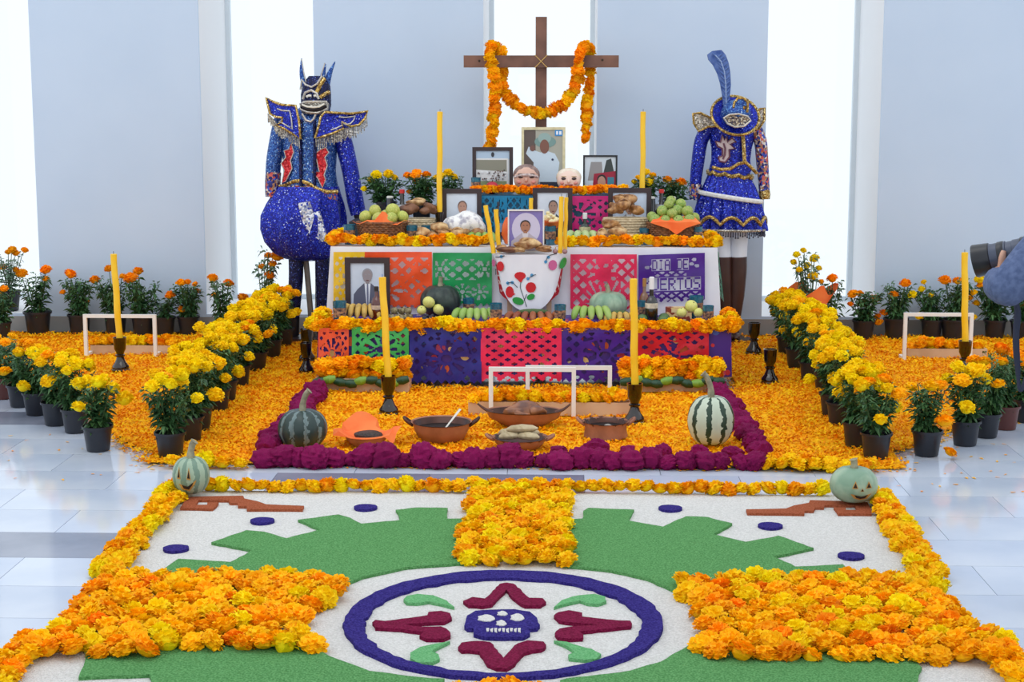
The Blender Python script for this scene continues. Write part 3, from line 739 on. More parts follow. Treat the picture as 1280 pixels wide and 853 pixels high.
# ---------------------------------------------------------------- cross
cr = thing('wooden_cross', 'tall dark wooden cross behind the altar tied with cord', 'cross', (-.15, 10.99, 0))
MB().box((0, 0, 1.106), (.076, .035, 2.212)).build('upright', m_cross, cr, smooth=False)
MB().box((.0, -.036, 1.915), (1.045, .035, .08)).build('crossbar', m_cross, cr, smooth=False)
MB().box((0, 0, .012), (.5, .2, .024)).build('foot', m_cross, cr, smooth=False)
for s in (-1, 1): MB().tube([(-.042 * s, -.056, 1.873), (0, -.058, 1.915), (.042 * s, -.056, 1.957)], .003, 5).build('cord', P_('cord', (206, 168, 96)), cr)
for px, py in ((599, 76), (753, 75)): 
    q = ony(px, py, 10.93) - Vector((-.15, 10.99, 0)); MB().ell((q.x, -.055, q.z), (.008, .004, .008), 8, 5).build('bolt', m_wick, cr)
gp = [(612, 183, 10.90), (617, 150, 10.89), (620, 120, 10.88), (616, 90, 10.87), (613, 68, 10.88), (616, 58, 10.95), (626, 66, 11.03), (628, 90, 11.02), (629, 112, 10.97), (640, 127, 10.92), (658, 139, 10.90), (678, 142, 10.90), (698, 135, 10.90), (713, 121, 10.90), (722, 100, 10.88), (724, 76, 10.87), (728, 60, 10.90), (736, 62, 11.00), (738, 90, 11.03), (736, 115, 11.0), (733, 145, 10.95), (733, 176, 10.93)]
garland('marigold garland draped over the arms of the wooden cross', smoothpath([ony(*q) for q in gp], 5), .034, .047, 'odo', .004, 1.2, .006)

# ---------------------------------------------------------------- flower boxes and toy goals
m_braidd, m_braidl = P_('leaf_dark', (22, 66, 38), .4), P_('leaf_light', (118, 160, 52), .4)
def flower_box(label, x0, x1, y0, y1, h, rows, layers, braid, r=.045, z0=.015):
    fb = thing('flower_box', label, 'flower box', ((x0 + x1) / 2, (y0 + y1) / 2, z0)); wx, wy = x1 - x0, y1 - y0
    b = MB(); t = .012
    b.box((0, -wy / 2 + t / 2, h / 2), (wx, t, h)).box((0, wy / 2 - t / 2, h / 2), (wx, t, h)).box((-wx / 2 + t / 2, 0, h / 2), (t, wy - 2 * t, h)).box((wx / 2 - t / 2, 0, h / 2), (t, wy - 2 * t, h)).box((0, 0, h - .02), (wx - 2 * t, wy - 2 * t, .01))
    b.build('wooden_box', m_wood, fb, smooth=False)
    for L in range(layers):
        for q in range(rows):
            n = max(2, int(wx / .062)) - L
            for k in range(n):
                x = -wx / 2 + .03 + (wx - .06) * (k + .5 * ((q + L) % 2)) / max(1, n - .5)
                y = -wy / 2 + .02 + (wy - .05) * (q + .5) / rows + .01 * L
                bloom(fb, (x, y + rb.uniform(-.01, .01), h + .018 + L * .05 + rb.uniform(-.012, .016)), r, rb.choice('ooody'), .6)
    if braid:
        n = int(wx / .055)
        for k in range(n):
            x = -wx / 2 + wx * (k + .5) / n; z = h - .012 + .012 * math.sin(k * 1.7); a = .25 * math.sin(k * 1.7 + .8)
            c, s = math.cos(a) * wx / n * .55, math.sin(a) * wx / n * .55
            MB().tube([(x - c, -wy / 2 - .024, z - s), (x, -wy / 2 - .032, z), (x + c, -wy / 2 - .024, z + s)], [.019, .026, .019], 10).build('leaf_plait', m_braidl if k % 3 == 1 else m_braidd, fb)
    return fb
flower_box('wooden box of marigolds edged with plaited leaves beside the dark pumpkin', X(394, 8.93, .05), X(511, 8.93, .05), 8.92, 9.10, .075, 3, 2, True, .05)
flower_box('wooden box of marigolds edged with plaited leaves behind the striped gourd', X(776, 8.98, .05), X(903, 8.98, .05), 8.97, 9.11, .075, 3, 2, True, .05)
flower_box('long low wooden box of marigolds behind the clay dishes', X(585, 8.24, .05), X(790, 8.24, .05), 8.26, 8.36, .07, 2, 1, False, .042)
flower_box('low wooden box of marigolds by the leaning candle and white goal', X(112, 10.2, .03), X(222, 10.2, .03), 10.22, 10.36, .06, 2, 1, False, .048)
flower_box('low wooden box of marigolds by the upright candle and white goal', X(1136, 10.2, .03), X(1236, 10.2, .03), 10.24, 10.38, .06, 2, 1, False, .048)
def goal(label, px0, px1, pyt, Y, z0, dY=.0, bar=.022):
    a, c = ony(px0, pyt, Y), ony(px1, pyt, Y + dY); g = thing('toy_goal', label, 'toy goal', ((a.x + c.x) / 2, Y + dY / 2, z0)); L = (c - a).length; h = a.z - z0
    g.rotation_euler.z = math.atan2(dY, c.x - a.x)
    MB().box((0, 0, h - bar / 2), (L, bar, bar)).build('crossbar', m_white, g, smooth=False)
    for s in (-1, 1): MB().box((s * (L / 2 - bar / 2), 0, (h - bar) / 2), (bar, bar, h - bar)).build('post', m_white, g, smooth=False)
    for s in (-1, 1): MB().box((s * (L / 2 - bar / 2), .05 + bar / 2, .009), (bar, .1, .018)).build('foot', m_white, g, smooth=False)
goal('white wooden toy goal standing before the long low flower box', 611, 720, 459, 8.22, .02)
goal('white wooden toy goal standing behind the long low flower box', 657, 765, 457, 8.50, .02)
goal('white wooden toy goal beside the leaning candle', 104, 195, 393, 10.12, .02)
goal('white wooden toy goal beside the upright candle', 1130, 1217, 391, 10.14, .02)

# ---------------------------------------------------------------- candles and holders
HOLD = MB().lathe([(.046, 0), (.052, .012), (.05, .03), (.034, .05), (.024, .075), (.022, .085), (.03, .09), (.03, .098), (.022, .102), (.026, .115), (.036, .135), (.040, .20), (.042, .206), (.036, .206), (.030, .15), (.0, .148)], 20, cap=False).mesh('candle_holder', m_blackglaze)
def holder(label, px, Y, z=.015, sc=1.0, group=None):
    p = Vector((X(px, Y, z), Y, z)); h = thing('candle_holder', label, 'candle holder', p, group=group, sc=sc)
    inst('cup_and_stem', HOLD, h); MB().lathe([(.0, .0), (.053, 0), (.056, .008), (.050, .014), (.0, .014)], 20, cap=False).build('foot_ring', m_blackglaze, h); return p
def candle(label, foot, top, r, group=None, name='candle', z0=None, tipcol=None):
    f, t = Vector(foot), Vector(top); c = thing(name, label, 'candle', f, group=group); d = t - f
    n = 10; path = [d * (k / n) + Vector((.002 * math.sin(k * 1.3), 0, 0)) * (0 < k < n) for k in range(n + 1)]
    MB().tube(path + [d * 1.004], [r * (1 + .03 * math.sin(k * 2)) for k in range(n + 1)] + [r * .7], 12).build('wax', m_yellow, c)
    MB().tube([d, d * (1 + .018 / d.length)], .0018, 5).build('wick', tipcol or m_wick, c); return c
hp = holder('dark glazed candle holder beside the orange paper bowl', 486, 8.27)
candle('tall yellow candle leaning over the low altar table', hp + Vector((0, 0, .155)), ony(478, 347, 8.30), .019, tipcol=P_('blue_cap', (40, 90, 190)))
hp = holder('dark glazed candle holder behind the small clay casserole', 793, 8.08)
candle('tall straight yellow candle before the low altar table', hp + Vector((0, 0, .155)), ony(792, 349, 8.08), .019)
hp = holder('dark glazed candle holder under the leaning candle before the wall pots', 151, 9.60)
candle('tall yellow candle leaning before the wall pots', hp + Vector((0, 0, .155)), ony(142, 318, 9.60), .020)
hp = holder('dark glazed candle holder under the upright candle before the wall pots', 1205, 9.62)
candle('tall upright yellow candle before the wall pots', hp + Vector((0, 0, .155)), ony(1206, 316, 9.62), .020)
holder('empty black candle holder on petals behind the other empty holder', 942, 10.38, sc=1.0)
holder('empty black candle holder on petals beside the flowered tablecloth', 962, 9.28, sc=.98)
holder('empty black candle holder on petals between low table and yellow pots', 384, 10.0, sc=1.0)
holder('empty black candle holder on petals close to the coral banner', 383, 9.55, sc=.9)

# ---------------------------------------------------------------- pumpkins and gourds
def ribmat(name, c, c2, sc=18, stops=(.4, .6), bump=.05): return mat(name, c, c2, rough=.4, scale=sc, stops=stops, bump=bump, detail=6)
def stripe_mat(name, base, base2, dark, n, thr):
    m = bpy.data.materials.new(name); m.use_nodes = True; N = m.node_tree.nodes; L = m.node_tree.links; bs = N['Principled BSDF']; bs.inputs['Roughness'].default_value = .4
    tc = N.new('ShaderNodeTexCoord'); sx = N.new('ShaderNodeSeparateXYZ'); L.new(tc.outputs['Object'], sx.inputs[0])
    at = N.new('ShaderNodeMath'); at.operation = 'ARCTAN2'; L.new(sx.outputs[1], at.inputs[0]); L.new(sx.outputs[0], at.inputs[1])
    nz = N.new('ShaderNodeTexNoise'); nz.inputs['Scale'].default_value = 45; nz.inputs['Detail'].default_value = 4; L.new(tc.outputs['Object'], nz.inputs[0])
    mu = N.new('ShaderNodeMath'); mu.operation = 'MULTIPLY'; mu.inputs[1].default_value = n; L.new(at.outputs[0], mu.inputs[0])
    sn = N.new('ShaderNodeMath'); sn.operation = 'COSINE'; L.new(mu.outputs[0], sn.inputs[0])
    ng = N.new('ShaderNodeMath'); ng.operation = 'MULTIPLY_ADD'; ng.inputs[1].default_value = -3.2; ng.inputs[2].default_value = 1.6; L.new(nz.outputs[0], ng.inputs[0])
    ad = N.new('ShaderNodeMath'); L.new(sn.outputs[0], ad.inputs[0]); L.new(ng.outputs[0], ad.inputs[1])
    gt = N.new('ShaderNodeMath'); gt.operation = 'LESS_THAN'; gt.inputs[1].default_value = thr; L.new(ad.outputs[0], gt.inputs[0])
    n2 = N.new('ShaderNodeTexNoise'); n2.inputs['Scale'].default_value = 9; L.new(tc.outputs['Object'], n2.inputs[0])
    rp = N.new('ShaderNodeValToRGB'); rp.color_ramp.elements[0].color = lin(base); rp.color_ramp.elements[1].color = lin(base2); L.new(n2.outputs[0], rp.inputs[0])
    mx = N.new('ShaderNodeMix'); mx.data_type = 'RGBA'; L.new(gt.outputs[0], mx.inputs[0]); L.new(rp.outputs[0], mx.inputs[6]); mx.inputs[7].default_value = lin(dark); L.new(mx.outputs[2], bs.inputs['Base Color'])
    return m
m_pstem = mat('gourd_stem', (120, 116, 96), (166, 160, 132), rough=.7, scale=30)
def pumpkin(label, loc, rx, rz, mt, ribs=10, depth=.08, stem=.08, lean=.3, rz0=0, squash=.12, cat='pumpkin', stemr=.014):
    p = thing('pumpkin', label, cat, loc, rz0)
    def md(t, a): return 1 - depth * abs(math.sin(a * ribs / 2)) ** .4 * 0 - depth * (1 - abs(math.sin(a * ribs / 2)) ** .55)
    rings = []; m = 18
    for i in range(m + 1):
        t = math.pi * i / m; z = rz * (1 - math.cos(t)); r = rx * max(.001, math.sin(t)) ** .8
        z += squash * rz * (math.exp(-(r / (rx * .35)) ** 2)) * (1 if i < m / 2 else -1)
        rings.append((0, 0, z, max(r, .002), max(r, .002)))
    MB().loft(rings, ribs * 8, mod=md).build('body', mt, p)
    zt = 2 * rz * .96 - squash * rz * .6
    MB().tube(smoothpath([(0, 0, zt - .01), (lean * stem * .1, 0, zt + stem * .4), (lean * stem * .5, 0, zt + stem * .8), (lean * stem, 0, zt + stem)], 4),
              [stemr * 1.6] + [stemr * 1.2] * 3 + [stemr] * 8 + [stemr * 1.3], 9).build('stem', m_pstem, p)
    return p
g_dark = stripe_mat('dark_gourd_skin', (92, 112, 116), (120, 138, 136), (38, 58, 56), 10, .55)
g_strip = stripe_mat('striped_gourd_skin', (176, 192, 170), (206, 216, 196), (34, 62, 46), 9, -.45)
g_black = ribmat('blackgreen_skin', (28, 42, 40), (52, 66, 60), 20)
g_pale = ribmat('pale_skin', (124, 156, 132), (164, 186, 160), 10)
g_oblong = stripe_mat('oblong_gourd_skin', (142, 168, 146), (172, 190, 164), (112, 140, 122), 9, -.2)
pumpkin('grey-green ribbed pumpkin with long stem inside the cockscomb border', onz(379, 566) + Vector((0, 0, .018)), .118, .098, g_dark, 10, .08, .10, .35)
pumpkin('oblong white gourd with dark green stripes inside the cockscomb border', onz(888, 562) + Vector((0, 0, .018)), .112, .125, g_strip, 9, .05, .12, -.35, cat='gourd')
pumpkin('black-green pumpkin on the low table before the green banner', (X(551, 9.62, ZL), 9.60, ZL + .002), .125, .10, g_black, 10, .05, .06, .1)
pumpkin('pale green pumpkin on the low table before the cerise banner', (X(760, 9.62, ZL), 9.60, ZL + .002), .118, .082, g_pale, 10, .07, .05, -.3)
def carved(label, px, py, rx, rz, mt, stem, lean, cat, fpx):
    base = onz(px, py, .022); p = pumpkin(label, base, rx, rz, mt, 9, .05, stem, lean, cat=cat)
    m_in = P_('carved_flesh', (188, 138, 62), .8); m_hole_shade = P_('carved_hollow_shade', (44, 30, 18), .9)  # nothing is cut: dark inner patch paints the shade inside each hole
    for nm, du, dv, pts in fpx:
        mx_, mz_ = sum(q[0] for q in pts) / len(pts), sum(q[1] for q in pts) / len(pts)
        def patch(k, lift):
            b = MB(); q = []
            for x, z in [(mx_ + (x - mx_) * k, mz_ + (z - mz_) * k) for x, z in pts] + [(mx_, mz_)]:
                xx, zz = x * rx, rz + z * rz; r = rx * max(.05, math.sqrt(max(0, 1 - z * z))) ** .8
                q.append((xx, -math.sqrt(max(1e-6, r * r - xx * xx)) - lift, zz))
            n = len(q) - 1; return b.add(q, [(n, j, (j + 1) % n) for j in range(n)])
        hl = patch(1.0, .003).build(nm, m_in, p, smooth=False); patch(.66, .0045).build('hollow_shade', m_hole_shade, hl, smooth=False)
    return p
carved('oblong pale carved gourd with jagged face at the carpet corner', 239.5, 618, .078, .082, g_oblong, .075, .25, 'gourd',
       [('eye_hole', 0, 0, [(-.55, .0), (-.35, .0), (-.45, .62)]), ('eye_hole', 0, 0, [(.0, .0), (.22, -.05), (.1, .6)]), ('mouth_hole', 0, 0, [(-.45, -.25), (-.3, -.4), (.0, -.5), (.4, -.3), (.5, -.05), (.35, -.35), (.1, -.65), (-.3, -.55)])])
carved('squat grey-green carved pumpkin with triangle eyes at the carpet corner', 1066.5, 628, .098, .076, g_pale, .04, -.1, 'pumpkin',
       [('eye_hole', 0, 0, [(-.25, .05), (.0, .05), (-.1, .45)]), ('eye_hole', 0, 0, [(.32, .05), (.6, .05), (.46, .42)]), ('nose_hole', 0, 0, [(.1, -.1), (.25, -.1), (.18, .08)]), ('mouth_hole', 0, 0, [(-.3, -.25), (-.1, -.3), (.1, -.38), (.4, -.38), (.6, -.25), (.4, -.55), (.1, -.6), (-.15, -.5)])])

# ---------------------------------------------------------------- clay dishes
m_clay = mat('clay', (138, 86, 64), (170, 112, 84), rough=.5, scale=12)
m_clayin = mat('clay_glaze', (52, 28, 22), (86, 46, 34), rough=.3, scale=10, spec=.3)
m_mole = mat('mole_sauce', (20, 12, 12), (40, 26, 22), rough=.55, spec=.2, scale=30)
def bowl(label, p, R, h, base, lip=.008, ears=0, wavy=0, name='clay_bowl', cat='bowl', earang=0, sy=1, inn=None):
    t = thing(name, label, cat, p, 0)
    md = (lambda u, a: 1 + (.035 * math.sin(a * 12) if u > .55 else 0)) if wavy else None
    prof = [(.0, .004), (base, 0), (base * 1.1, .004), (R * .94, h * .6), (R, h), (R + lip, h + .004), (R - lip * .3, h - .002), (R * .85, h * .5), (base * .9, .014), (0, .012)]
    MB().lathe(prof[:6], 28, cap=False, mod=md, sy=sy).build('outside', m_clay, t)
    MB().lathe(prof[5:], 28, cap=False, mod=md, sy=sy).build('glazed_inside', inn or m_clayin, t)
    for s in ((-1, 1) if ears else ()):
        MB().tube(smoothpath([(s * R * .96, -.022, h * .82), (s * (R + ears * .7), -.02, h * 1.1), (s * (R + ears), 0, h * 1.25), (s * (R + ears * .7), .02, h * 1.1), (s * R * .96, .022, h * .82)], 4), .008, 8).build('handle', m_clayin if wavy == 0 else m_clay, t)
    return t
p = onz(552, 549, .02); t = bowl('round clay casserole of dark sauce with a spoon', p, .142, .085, .10, ears=.04, name='clay_casserole', cat='casserole')
MB().lathe([(.0, .055), (.128, .055), (.128, .052)], 24, cap=False).build('sauce', m_mole, t)
sp_ = thing('spoon', 'pale metal spoon standing in the dark sauce casserole', 'spoon', p + Vector((.02, -.02, .058)))
MB().tube([(0, 0, .0), (.025, .02, .03), (.07, .05, .085)], [.006, .007, .010], 8, flat=.4).build('handle', P_('spoon_metal', (226, 222, 214), .3), sp_)
MB().ell((-.012, -.008, -.008), (.02, .014, .006), 12, 6).build('spoon_bowl', P_('spoon_metal', (226, 222, 214), .3), sp_)
p = onz(655, 533, .02); t = bowl('wide boat-shaped clay dish holding a roast bird', p, .19, .08, .09, sy=.62, name='clay_dish', cat='dish')
for s in (-1, 1): MB().tube(smoothpath([(s * .16, 0, .07), (s * .20, 0, .088), (s * .235, 0, .115)], 4), [.03, .028, .025, .022, .02, .018, .016, .014, .012], 8, flat=.35).build('handle', m_clayin, t)
m_roast = mat('roast_skin', (96, 52, 36), (168, 104, 60), rough=.3, scale=16, coat=.3)
bird = thing('roast_bird', 'browned roast bird lying in the boat-shaped dish', 'roast chicken', p + Vector((-.005, -.01, .03)), .25)
MB().ell((0, 0, .045), (.095, .062, .055), 18, 10, mod=lump(3, .08)).build('body', m_roast, bird)
for s in (-1, 1):
    MB().tube(smoothpath([(.03, s * .045, .05), (.075, s * .05, .06), (.11, s * .035, .045)], 4), [.024, .027, .028, .026, .022, .018, .013, .010, .009], 9).build('leg', m_roast, bird)
    MB().tube(smoothpath([(-.045, s * .05, .05), (-.02, s * .075, .045), (.02, s * .068, .04)], 3), [.018, .018, .016, .014, .013, .011, .009], 8).build('wing', m_roast, bird)
p = onz(650, 560, .02); t = bowl('round clay dish heaped with tamales and bones', p, .125, .05, .085, ears=.035, wavy=1, name='clay_dish', cat='dish')
m_tam = mat('corn_husk', (168, 150, 116), (206, 190, 154), rough=.7, scale=20)
rk = random.Random(4)
for k, (dx, dy, dz, a, L) in enumerate([(-.05, -.02, .058, .3, .10), (.04, -.03, .058, -.3, .11), (.0, .03, .06, .05, .15), (.05, .03, .062, .5, .09), (.01, -.005, .09, .15, .15), (-.06, .035, .06, -.4, .09)]):
    tm = thing('tamale', 'husk-wrapped tamale in the round clay dish', 'tamale', p + Vector((dx, dy, dz)), a, 'tamales in the round clay dish')
    MB().tube([(-L / 2, 0, 0), (-L / 3, 0, .004), (0, 0, .006), (L / 3, 0, .004), (L / 2, 0, .002)], [.008, .02, .024, .02, .007], 10, flat=.8).build('husk', m_tam, tm)
    MB().tube([(0, 0, .006), (.001, .0, .007)], .0255, 8).build('tie', P_('husk_strip', (186, 166, 120)), tm)
p = onz(757, 546, .02); t = bowl('small clay casserole with scalloped lip and dark filling', p, .108, .075, .098, ears=.032, wavy=1, name='clay_casserole', cat='casserole')
MB().lathe([(0, .052), (.096, .052), (.096, .05)], 24, cap=False).build('filling', m_mole, t)
MB().ell((.01, -.01, .054), (.02, .014, .012), 10, 6).build('garnish', P_('garnish', (150, 146, 140), .5), t)
p = onz(458, 557, .02); t = bowl('clay bowl of dark seeds lined with orange tissue paper', p, .10, .05, .06, name='paper_lined_bowl', cat='bowl')
m_tissue = mat('orange_tissue', (250, 106, 40), (255, 134, 66), rough=.7, scale=10)
b = MB(); n = 48; vs = [(0, 0, .02)]; q = []
for k in range(n):
    a = 2 * math.pi * k / n; sq = 1 / max(abs(math.cos(a + .4)), abs(math.sin(a + .4)))
    for i, (r, z) in enumerate(((.06, .03), (.1, .058), (.106, .058), (.109, .052)) if math.sin(a) < -.45 else ((.06, .03), (.1, .058), (.092 + .032 * sq, .07 + .018 * math.sin(a * 4 + 1)), (.085 + .064 * sq * (1 + .12 * math.sin(a * 3)), (.062 if math.sin(a) > -.2 else .04) + .025 * math.sin(a * 4 + .6) + (.05 if math.sin(a) > .5 and math.cos(a) < .3 else 0)))): vs.append((r * math.cos(a), r * math.sin(a), z))
fs = [(0, 1 + k * 4, 1 + ((k + 1) % n) * 4) for k in range(n)] + [(1 + k * 4 + i, 1 + k * 4 + i + 1, 1 + ((k + 1) % n) * 4 + i + 1, 1 + ((k + 1) % n) * 4 + i) for k in range(n) for i in range(3)]
b.add(vs, fs).build('tissue_paper', m_tissue, t)
MB().ell((.01, -.01, .052), (.07, .065, .022), 20, 8, mod=lump(8, .06)).build('seeds', mat('dark_seeds', (40, 28, 24), (70, 50, 42), rough=.5, scale=120, bump=1, bscale=150), t)

# ---------------------------------------------------------------- potted marigolds
def pot_mesh(mt):
    b = MB(); b.lathe([(0, 0), (.052, 0), (.054, .003), (.067, .108), (.074, .109), (.075, .121), (.070, .121), (.068, .11), (.066, .098)], 22, cap=False)
    return b.mesh('pot', mt)
PM, PMR = pot_mesh(m_pot), pot_mesh(m_potred)
SOIL = MB().lathe([(0, .100), (.04, .103), (.0665, .098)], 16, cap=False).mesh('soil', m_soil)
def foliage_mesh(seed, mt, nst=11, h=.24, w=.12, n=620):
    """bushy feathery foliage: many narrow leaflets along upright stems"""
    rr = random.Random(seed); b = MB(); tops = []
    for k in range(nst):
        a = rr.uniform(0, 6.28); r = w * math.sqrt(rr.random()) * .9; hh = h * rr.uniform(.72, 1.0)
        P = smoothpath([(rr.uniform(-.015, .015), rr.uniform(-.015, .015), 0), (r * .55 * math.cos(a), r * .55 * math.sin(a), hh * .5), (r * math.cos(a), r * math.sin(a), hh)], 4)
        b.tube(P, .0028, 5, 1); tops.append(P)
    for i in range(n):
        P = tops[i % nst]; t = rr.uniform(.12, 1) ** .8; q = P[min(len(P) - 1, int(t * (len(P) - 1) + .5))]
        a = rr.uniform(0, 6.28); el = rr.uniform(-.5, .7); L = rr.uniform(.028, .062) * (1.1 - .35 * t); wd = L * rr.uniform(.16, .26)
        d = Vector((math.cos(a) * math.cos(el), math.sin(a) * math.cos(el), math.sin(el))); s = d.cross(Vector((0, 0, 1))).normalized() * wd
        q = q + d * rr.uniform(0, .028); m_ = q + d * L * .5 + Vector((0, 0, .004)); e = q + d * L - Vector((0, 0, L * .25))
        b.add([q, m_ + s, e, m_ - s], [(0, 1, 2, 3)], 0)
    return b.mesh('foliage', [mt, m_stem], smooth=False), [p[-1] for p in tops]
FM = [foliage_mesh(s, m_leaf) for s in (31, 32, 33, 34)]
FT = [foliage_mesh(s, m_leaf, 8, .26, .10, 420) for s in (41, 42, 43)]      # thinner, upright
FP = [foliage_mesh(s, m_leafgrey, 7, .30, .09, 260) for s in (51,)]         # sparse pale foliage
rpl = random.Random(77)
def potted(x, y, label, group=None, kind='y', nb=11, hf=1.0, wf=1.0, br=.039, fol=FM, pot=PM, z=.012, psc=1.0, spread=.125, heads_at=None, ztop=None, low=2):
    t = thing('potted_marigold', label, 'potted flower', (x, y, z), rpl.uniform(0, 6.28) if heads_at is None else 0, group)
    inst('pot', pot, t, sc=psc); inst('soil', SOIL, t, sc=psc)
    me, tops = rpl.choice(fol); a0 = rpl.uniform(0, 6.28)
    inst('foliage', me, t, (0, 0, .095 * psc), (0, 0, a0), (wf, wf, hf))
    H = .095 * psc + .25 * hf
    if heads_at:
        for hx, hz, r, k in heads_at:
            hy = rpl.uniform(-.05, .05); bloom(t, (hx, hy, hz), r, k, .35)
            MB().tube([(hx * .35, hy * .4, .16 * psc), (hx * .85, hy, hz - r * .9), (hx, hy, hz - r * .35)], .0028, 5).build('flower_stem', m_stem, t)
    else:
        for i in range(nb):
            a = i * 2.4 + rpl.uniform(-.4, .4); q = math.sqrt((i + .5) / nb); r = spread * q * wf
            zz = H + rpl.uniform(-.012, .028) - .05 * q * q
            if i >= nb - low: r *= 1.1; zz -= rpl.uniform(.06, .14)
            bloom(t, (r * math.cos(a), r * math.sin(a), zz), br * rpl.uniform(.85, 1.12), kind if rpl.random() < .9 else ('o' if kind == 'y' else 'd'), .45)
    return t
gL = 'yellow marigold pots flanking the aisle by the trousered costume'
gR = 'yellow marigold pots flanking the aisle by the skirted costume'
lL = 'black pot of bushy yellow marigolds in the row leading to the trousered costume'
lR = 'black pot of bushy yellow marigolds in the row leading to the skirted costume'
y = 7.225; k = 0
while y < 10.75:
    x = -1.815 - .09 * min(1, (y - 7.2) / 2) + (0 if k == 0 else rpl.choice((-.05, .02)) + rpl.uniform(-.015, .015))
    potted(x, y, 'black pot of yellow marigolds ending the row nearest the oblong carved gourd' if k == 0 else lL, None if k == 0 else gL, nb=9 if k == 0 else rpl.choice((10, 12, 13)), hf=rpl.uniform(.95, 1.15))
    y += .255 if k else .37
    k += 1
y = 7.315; k = 0
while y < 10.85:
    x = 1.455 + .04 * min(1, (y - 7.2) / 2) + (0 if k == 0 else rpl.choice((-.04, .03)) + rpl.uniform(-.015, .015))
    potted(x, y, 'black pot of yellow marigolds ending the row nearest the squat carved pumpkin' if k == 0 else lR, None if k == 0 else gR, nb=9 if k == 0 else rpl.choice((10, 12, 13)), hf=rpl.uniform(1.0, 1.2))
    y += .255; k += 1
gO = 'yellow marigold pots along the petal bed edge by the wall window'
oL = [(123, 563, 'y', 9, .95, PM), (95, 540, 'y', 9, 1.05, PM), (70, 531, 'y', 8, 1.05, PM), (46, 518, 'y', 6, 1.0, PM), (26, 508, 'o', 5, 1.05, PM), (3, 498, 'o', 4, 1.0, PMR)]
labsL = ['black pot of yellow marigolds with one bloom hanging low, ending the slanting pot row', 'black pot of leafy yellow marigolds in the slanting row beside white floor', 'black pot of leafy yellow marigolds in the slanting row beside white floor', 'black pot of leafy yellow marigolds in the slanting row beside white floor', 'black pot of orange marigolds next to the brown pot in the slanting row', 'brown pot of orange marigolds at the far end of the slanting row']
for (px, py, kd, nb, hf, pm), lb in zip(oL, labsL):
    p = onz(px, py, .002); potted(p.x, p.y, lb, gO if 'beside white floor' in lb else None, kd, nb, hf, .98, z=.002, pot=pm)
oR = [(1158, 569, 'o', 5, .95, PM, 'black pot of orange marigolds with a fallen bloom beside it on white floor'), (1206, 556, 'y', 9, 1.05, PM, 'black pot of yellow marigolds between two orange marigold pots on white floor'),
      (1232, 546, 'o', 5, 1.2, PM, 'black pot of tall orange marigolds beside the brown pot on white floor'), (1256, 536, 'd', 5, 1.2, PMR, 'brown pot of orange marigolds under the dangling camera strap'), (1281, 527, 'd', 4, 1.0, PM, 'black pot of orange marigolds behind the dangling camera strap')]
for px, py, kd, nb, hf, pm, lb in oR:
    p = onz(px, py, .002); potted(p.x, p.y, lb, None, kd, nb, hf, .95, br=.04, z=.002, pot=pm)
p = onz(1188, 543, .04); tag(bloom(None, (X(1189, 7.32, .04), 7.34, .035), .04, 'o', .5, 'marigold_flower'), 'fallen orange marigold head between two black pots on white floor', 'marigold')
# pots along the wall (heads placed as seen: px, py, radius px)
def wallpot(px, py, Y, label, hd, fol=FT, hf=1.1, wf=1.0, psc=1.0, z=.012, kd='d', pot=PM):
    x = X(px, Y, z); hs = []
    for hx, hy, rpx, *kk in hd:
        q = ony(hx, hy, Y); hs.append((q.x - x, q.z - z, pxm(rpx, Y), kk[0] if kk else kd))
    return potted(x, Y, label, None, heads_at=[(a, b_ , r * 1.12, k_) for a, b_, r, k_ in hs], fol=fol, hf=hf * 1.12, wf=wf * 1.12, psc=psc, z=z, pot=pot)
wallpot(48, 417, 11.15, 'tall black pot of orange marigolds where window and wall meet', [(57, 338, 7.5), (58, 349, 4.5)], hf=1.0, psc=1.35)
wallpot(100, 417, 11.18, 'black pot of orange marigolds by the wall beside the goal post', [(88, 343, 8), (119, 350, 6.5), (80, 365, 3.5), (109, 377, 3)], FM, 1.05, .95, 1.15)
wallpot(145, 418, 11.15, 'black wall pot of orange marigolds behind the leaning candle', [(137, 336, 5.5), (155, 345, 4)], FM, 1.1, .95, 1.15)
wallpot(179, 418, 11.12, 'black wall pot of leafy marigolds with two large blooms together', [(171, 340, 7), (165, 348, 8)], FM, 1.1, .95, 1.15)
wallpot(206, 419, 11.12, 'black wall pot of small marigolds with few leaves', [(212, 370, 5, 'd')], FP + FT, .6, .9, 1.1)
wallpot(236, 418, 11.15, 'black wall pot of marigolds ending the wall row at the window', [(226, 354, 6), (234, 353, 5), (245, 355, 4), (228, 387, 6), (247, 364, 3.5), (213, 369, 5.5)], FM, .95, .9, 1.1)
wallpot(279, 420, 11.0, 'tall thin marigold plant before the bright window behind the yellow rows', [(266, 348, 6), (285, 355, 7), (267, 370, 3.5)], FT, 1.1, .9)
wallpot(330, 424, 11.14, 'tall pale marigold plant behind the yellow row beside the puffed trousers', [(335, 320, 5.5), (347, 321, 7), (342, 330, 5), (328, 333, 4), (338, 344, 7), (304, 373, 7), (316, 378, 5)], FP, 1.5, 1.0, 1.1)
wallpot(12, 372, 11.5, 'tilted black pot of tall orange marigolds on the window ledge', [(17, 312, 6), (31, 313, 5), (20, 317, 5), (9, 316, 4), (29, 342, 7), (1, 335, 5), (21, 337, 4)], FP, .9, 1.0, 1.2, z=.135)
wallpot(2, 424, 10.9, 'black pot of orange marigolds below the window ledge', [(4, 362, 6), (-8, 370, 6)], FM, .9, .9, 1.0)
wallpot(1079, 422, 11.1, 'black wall pot of round orange marigolds before the bright window', [(1066, 368, 6), (1076, 368, 5), (1080, 381, 6.5), (1094, 375, 7.5), (1062, 380, 4), (1097, 396, 5), (1098, 403, 5)], FM, .9, .9, 1.1)
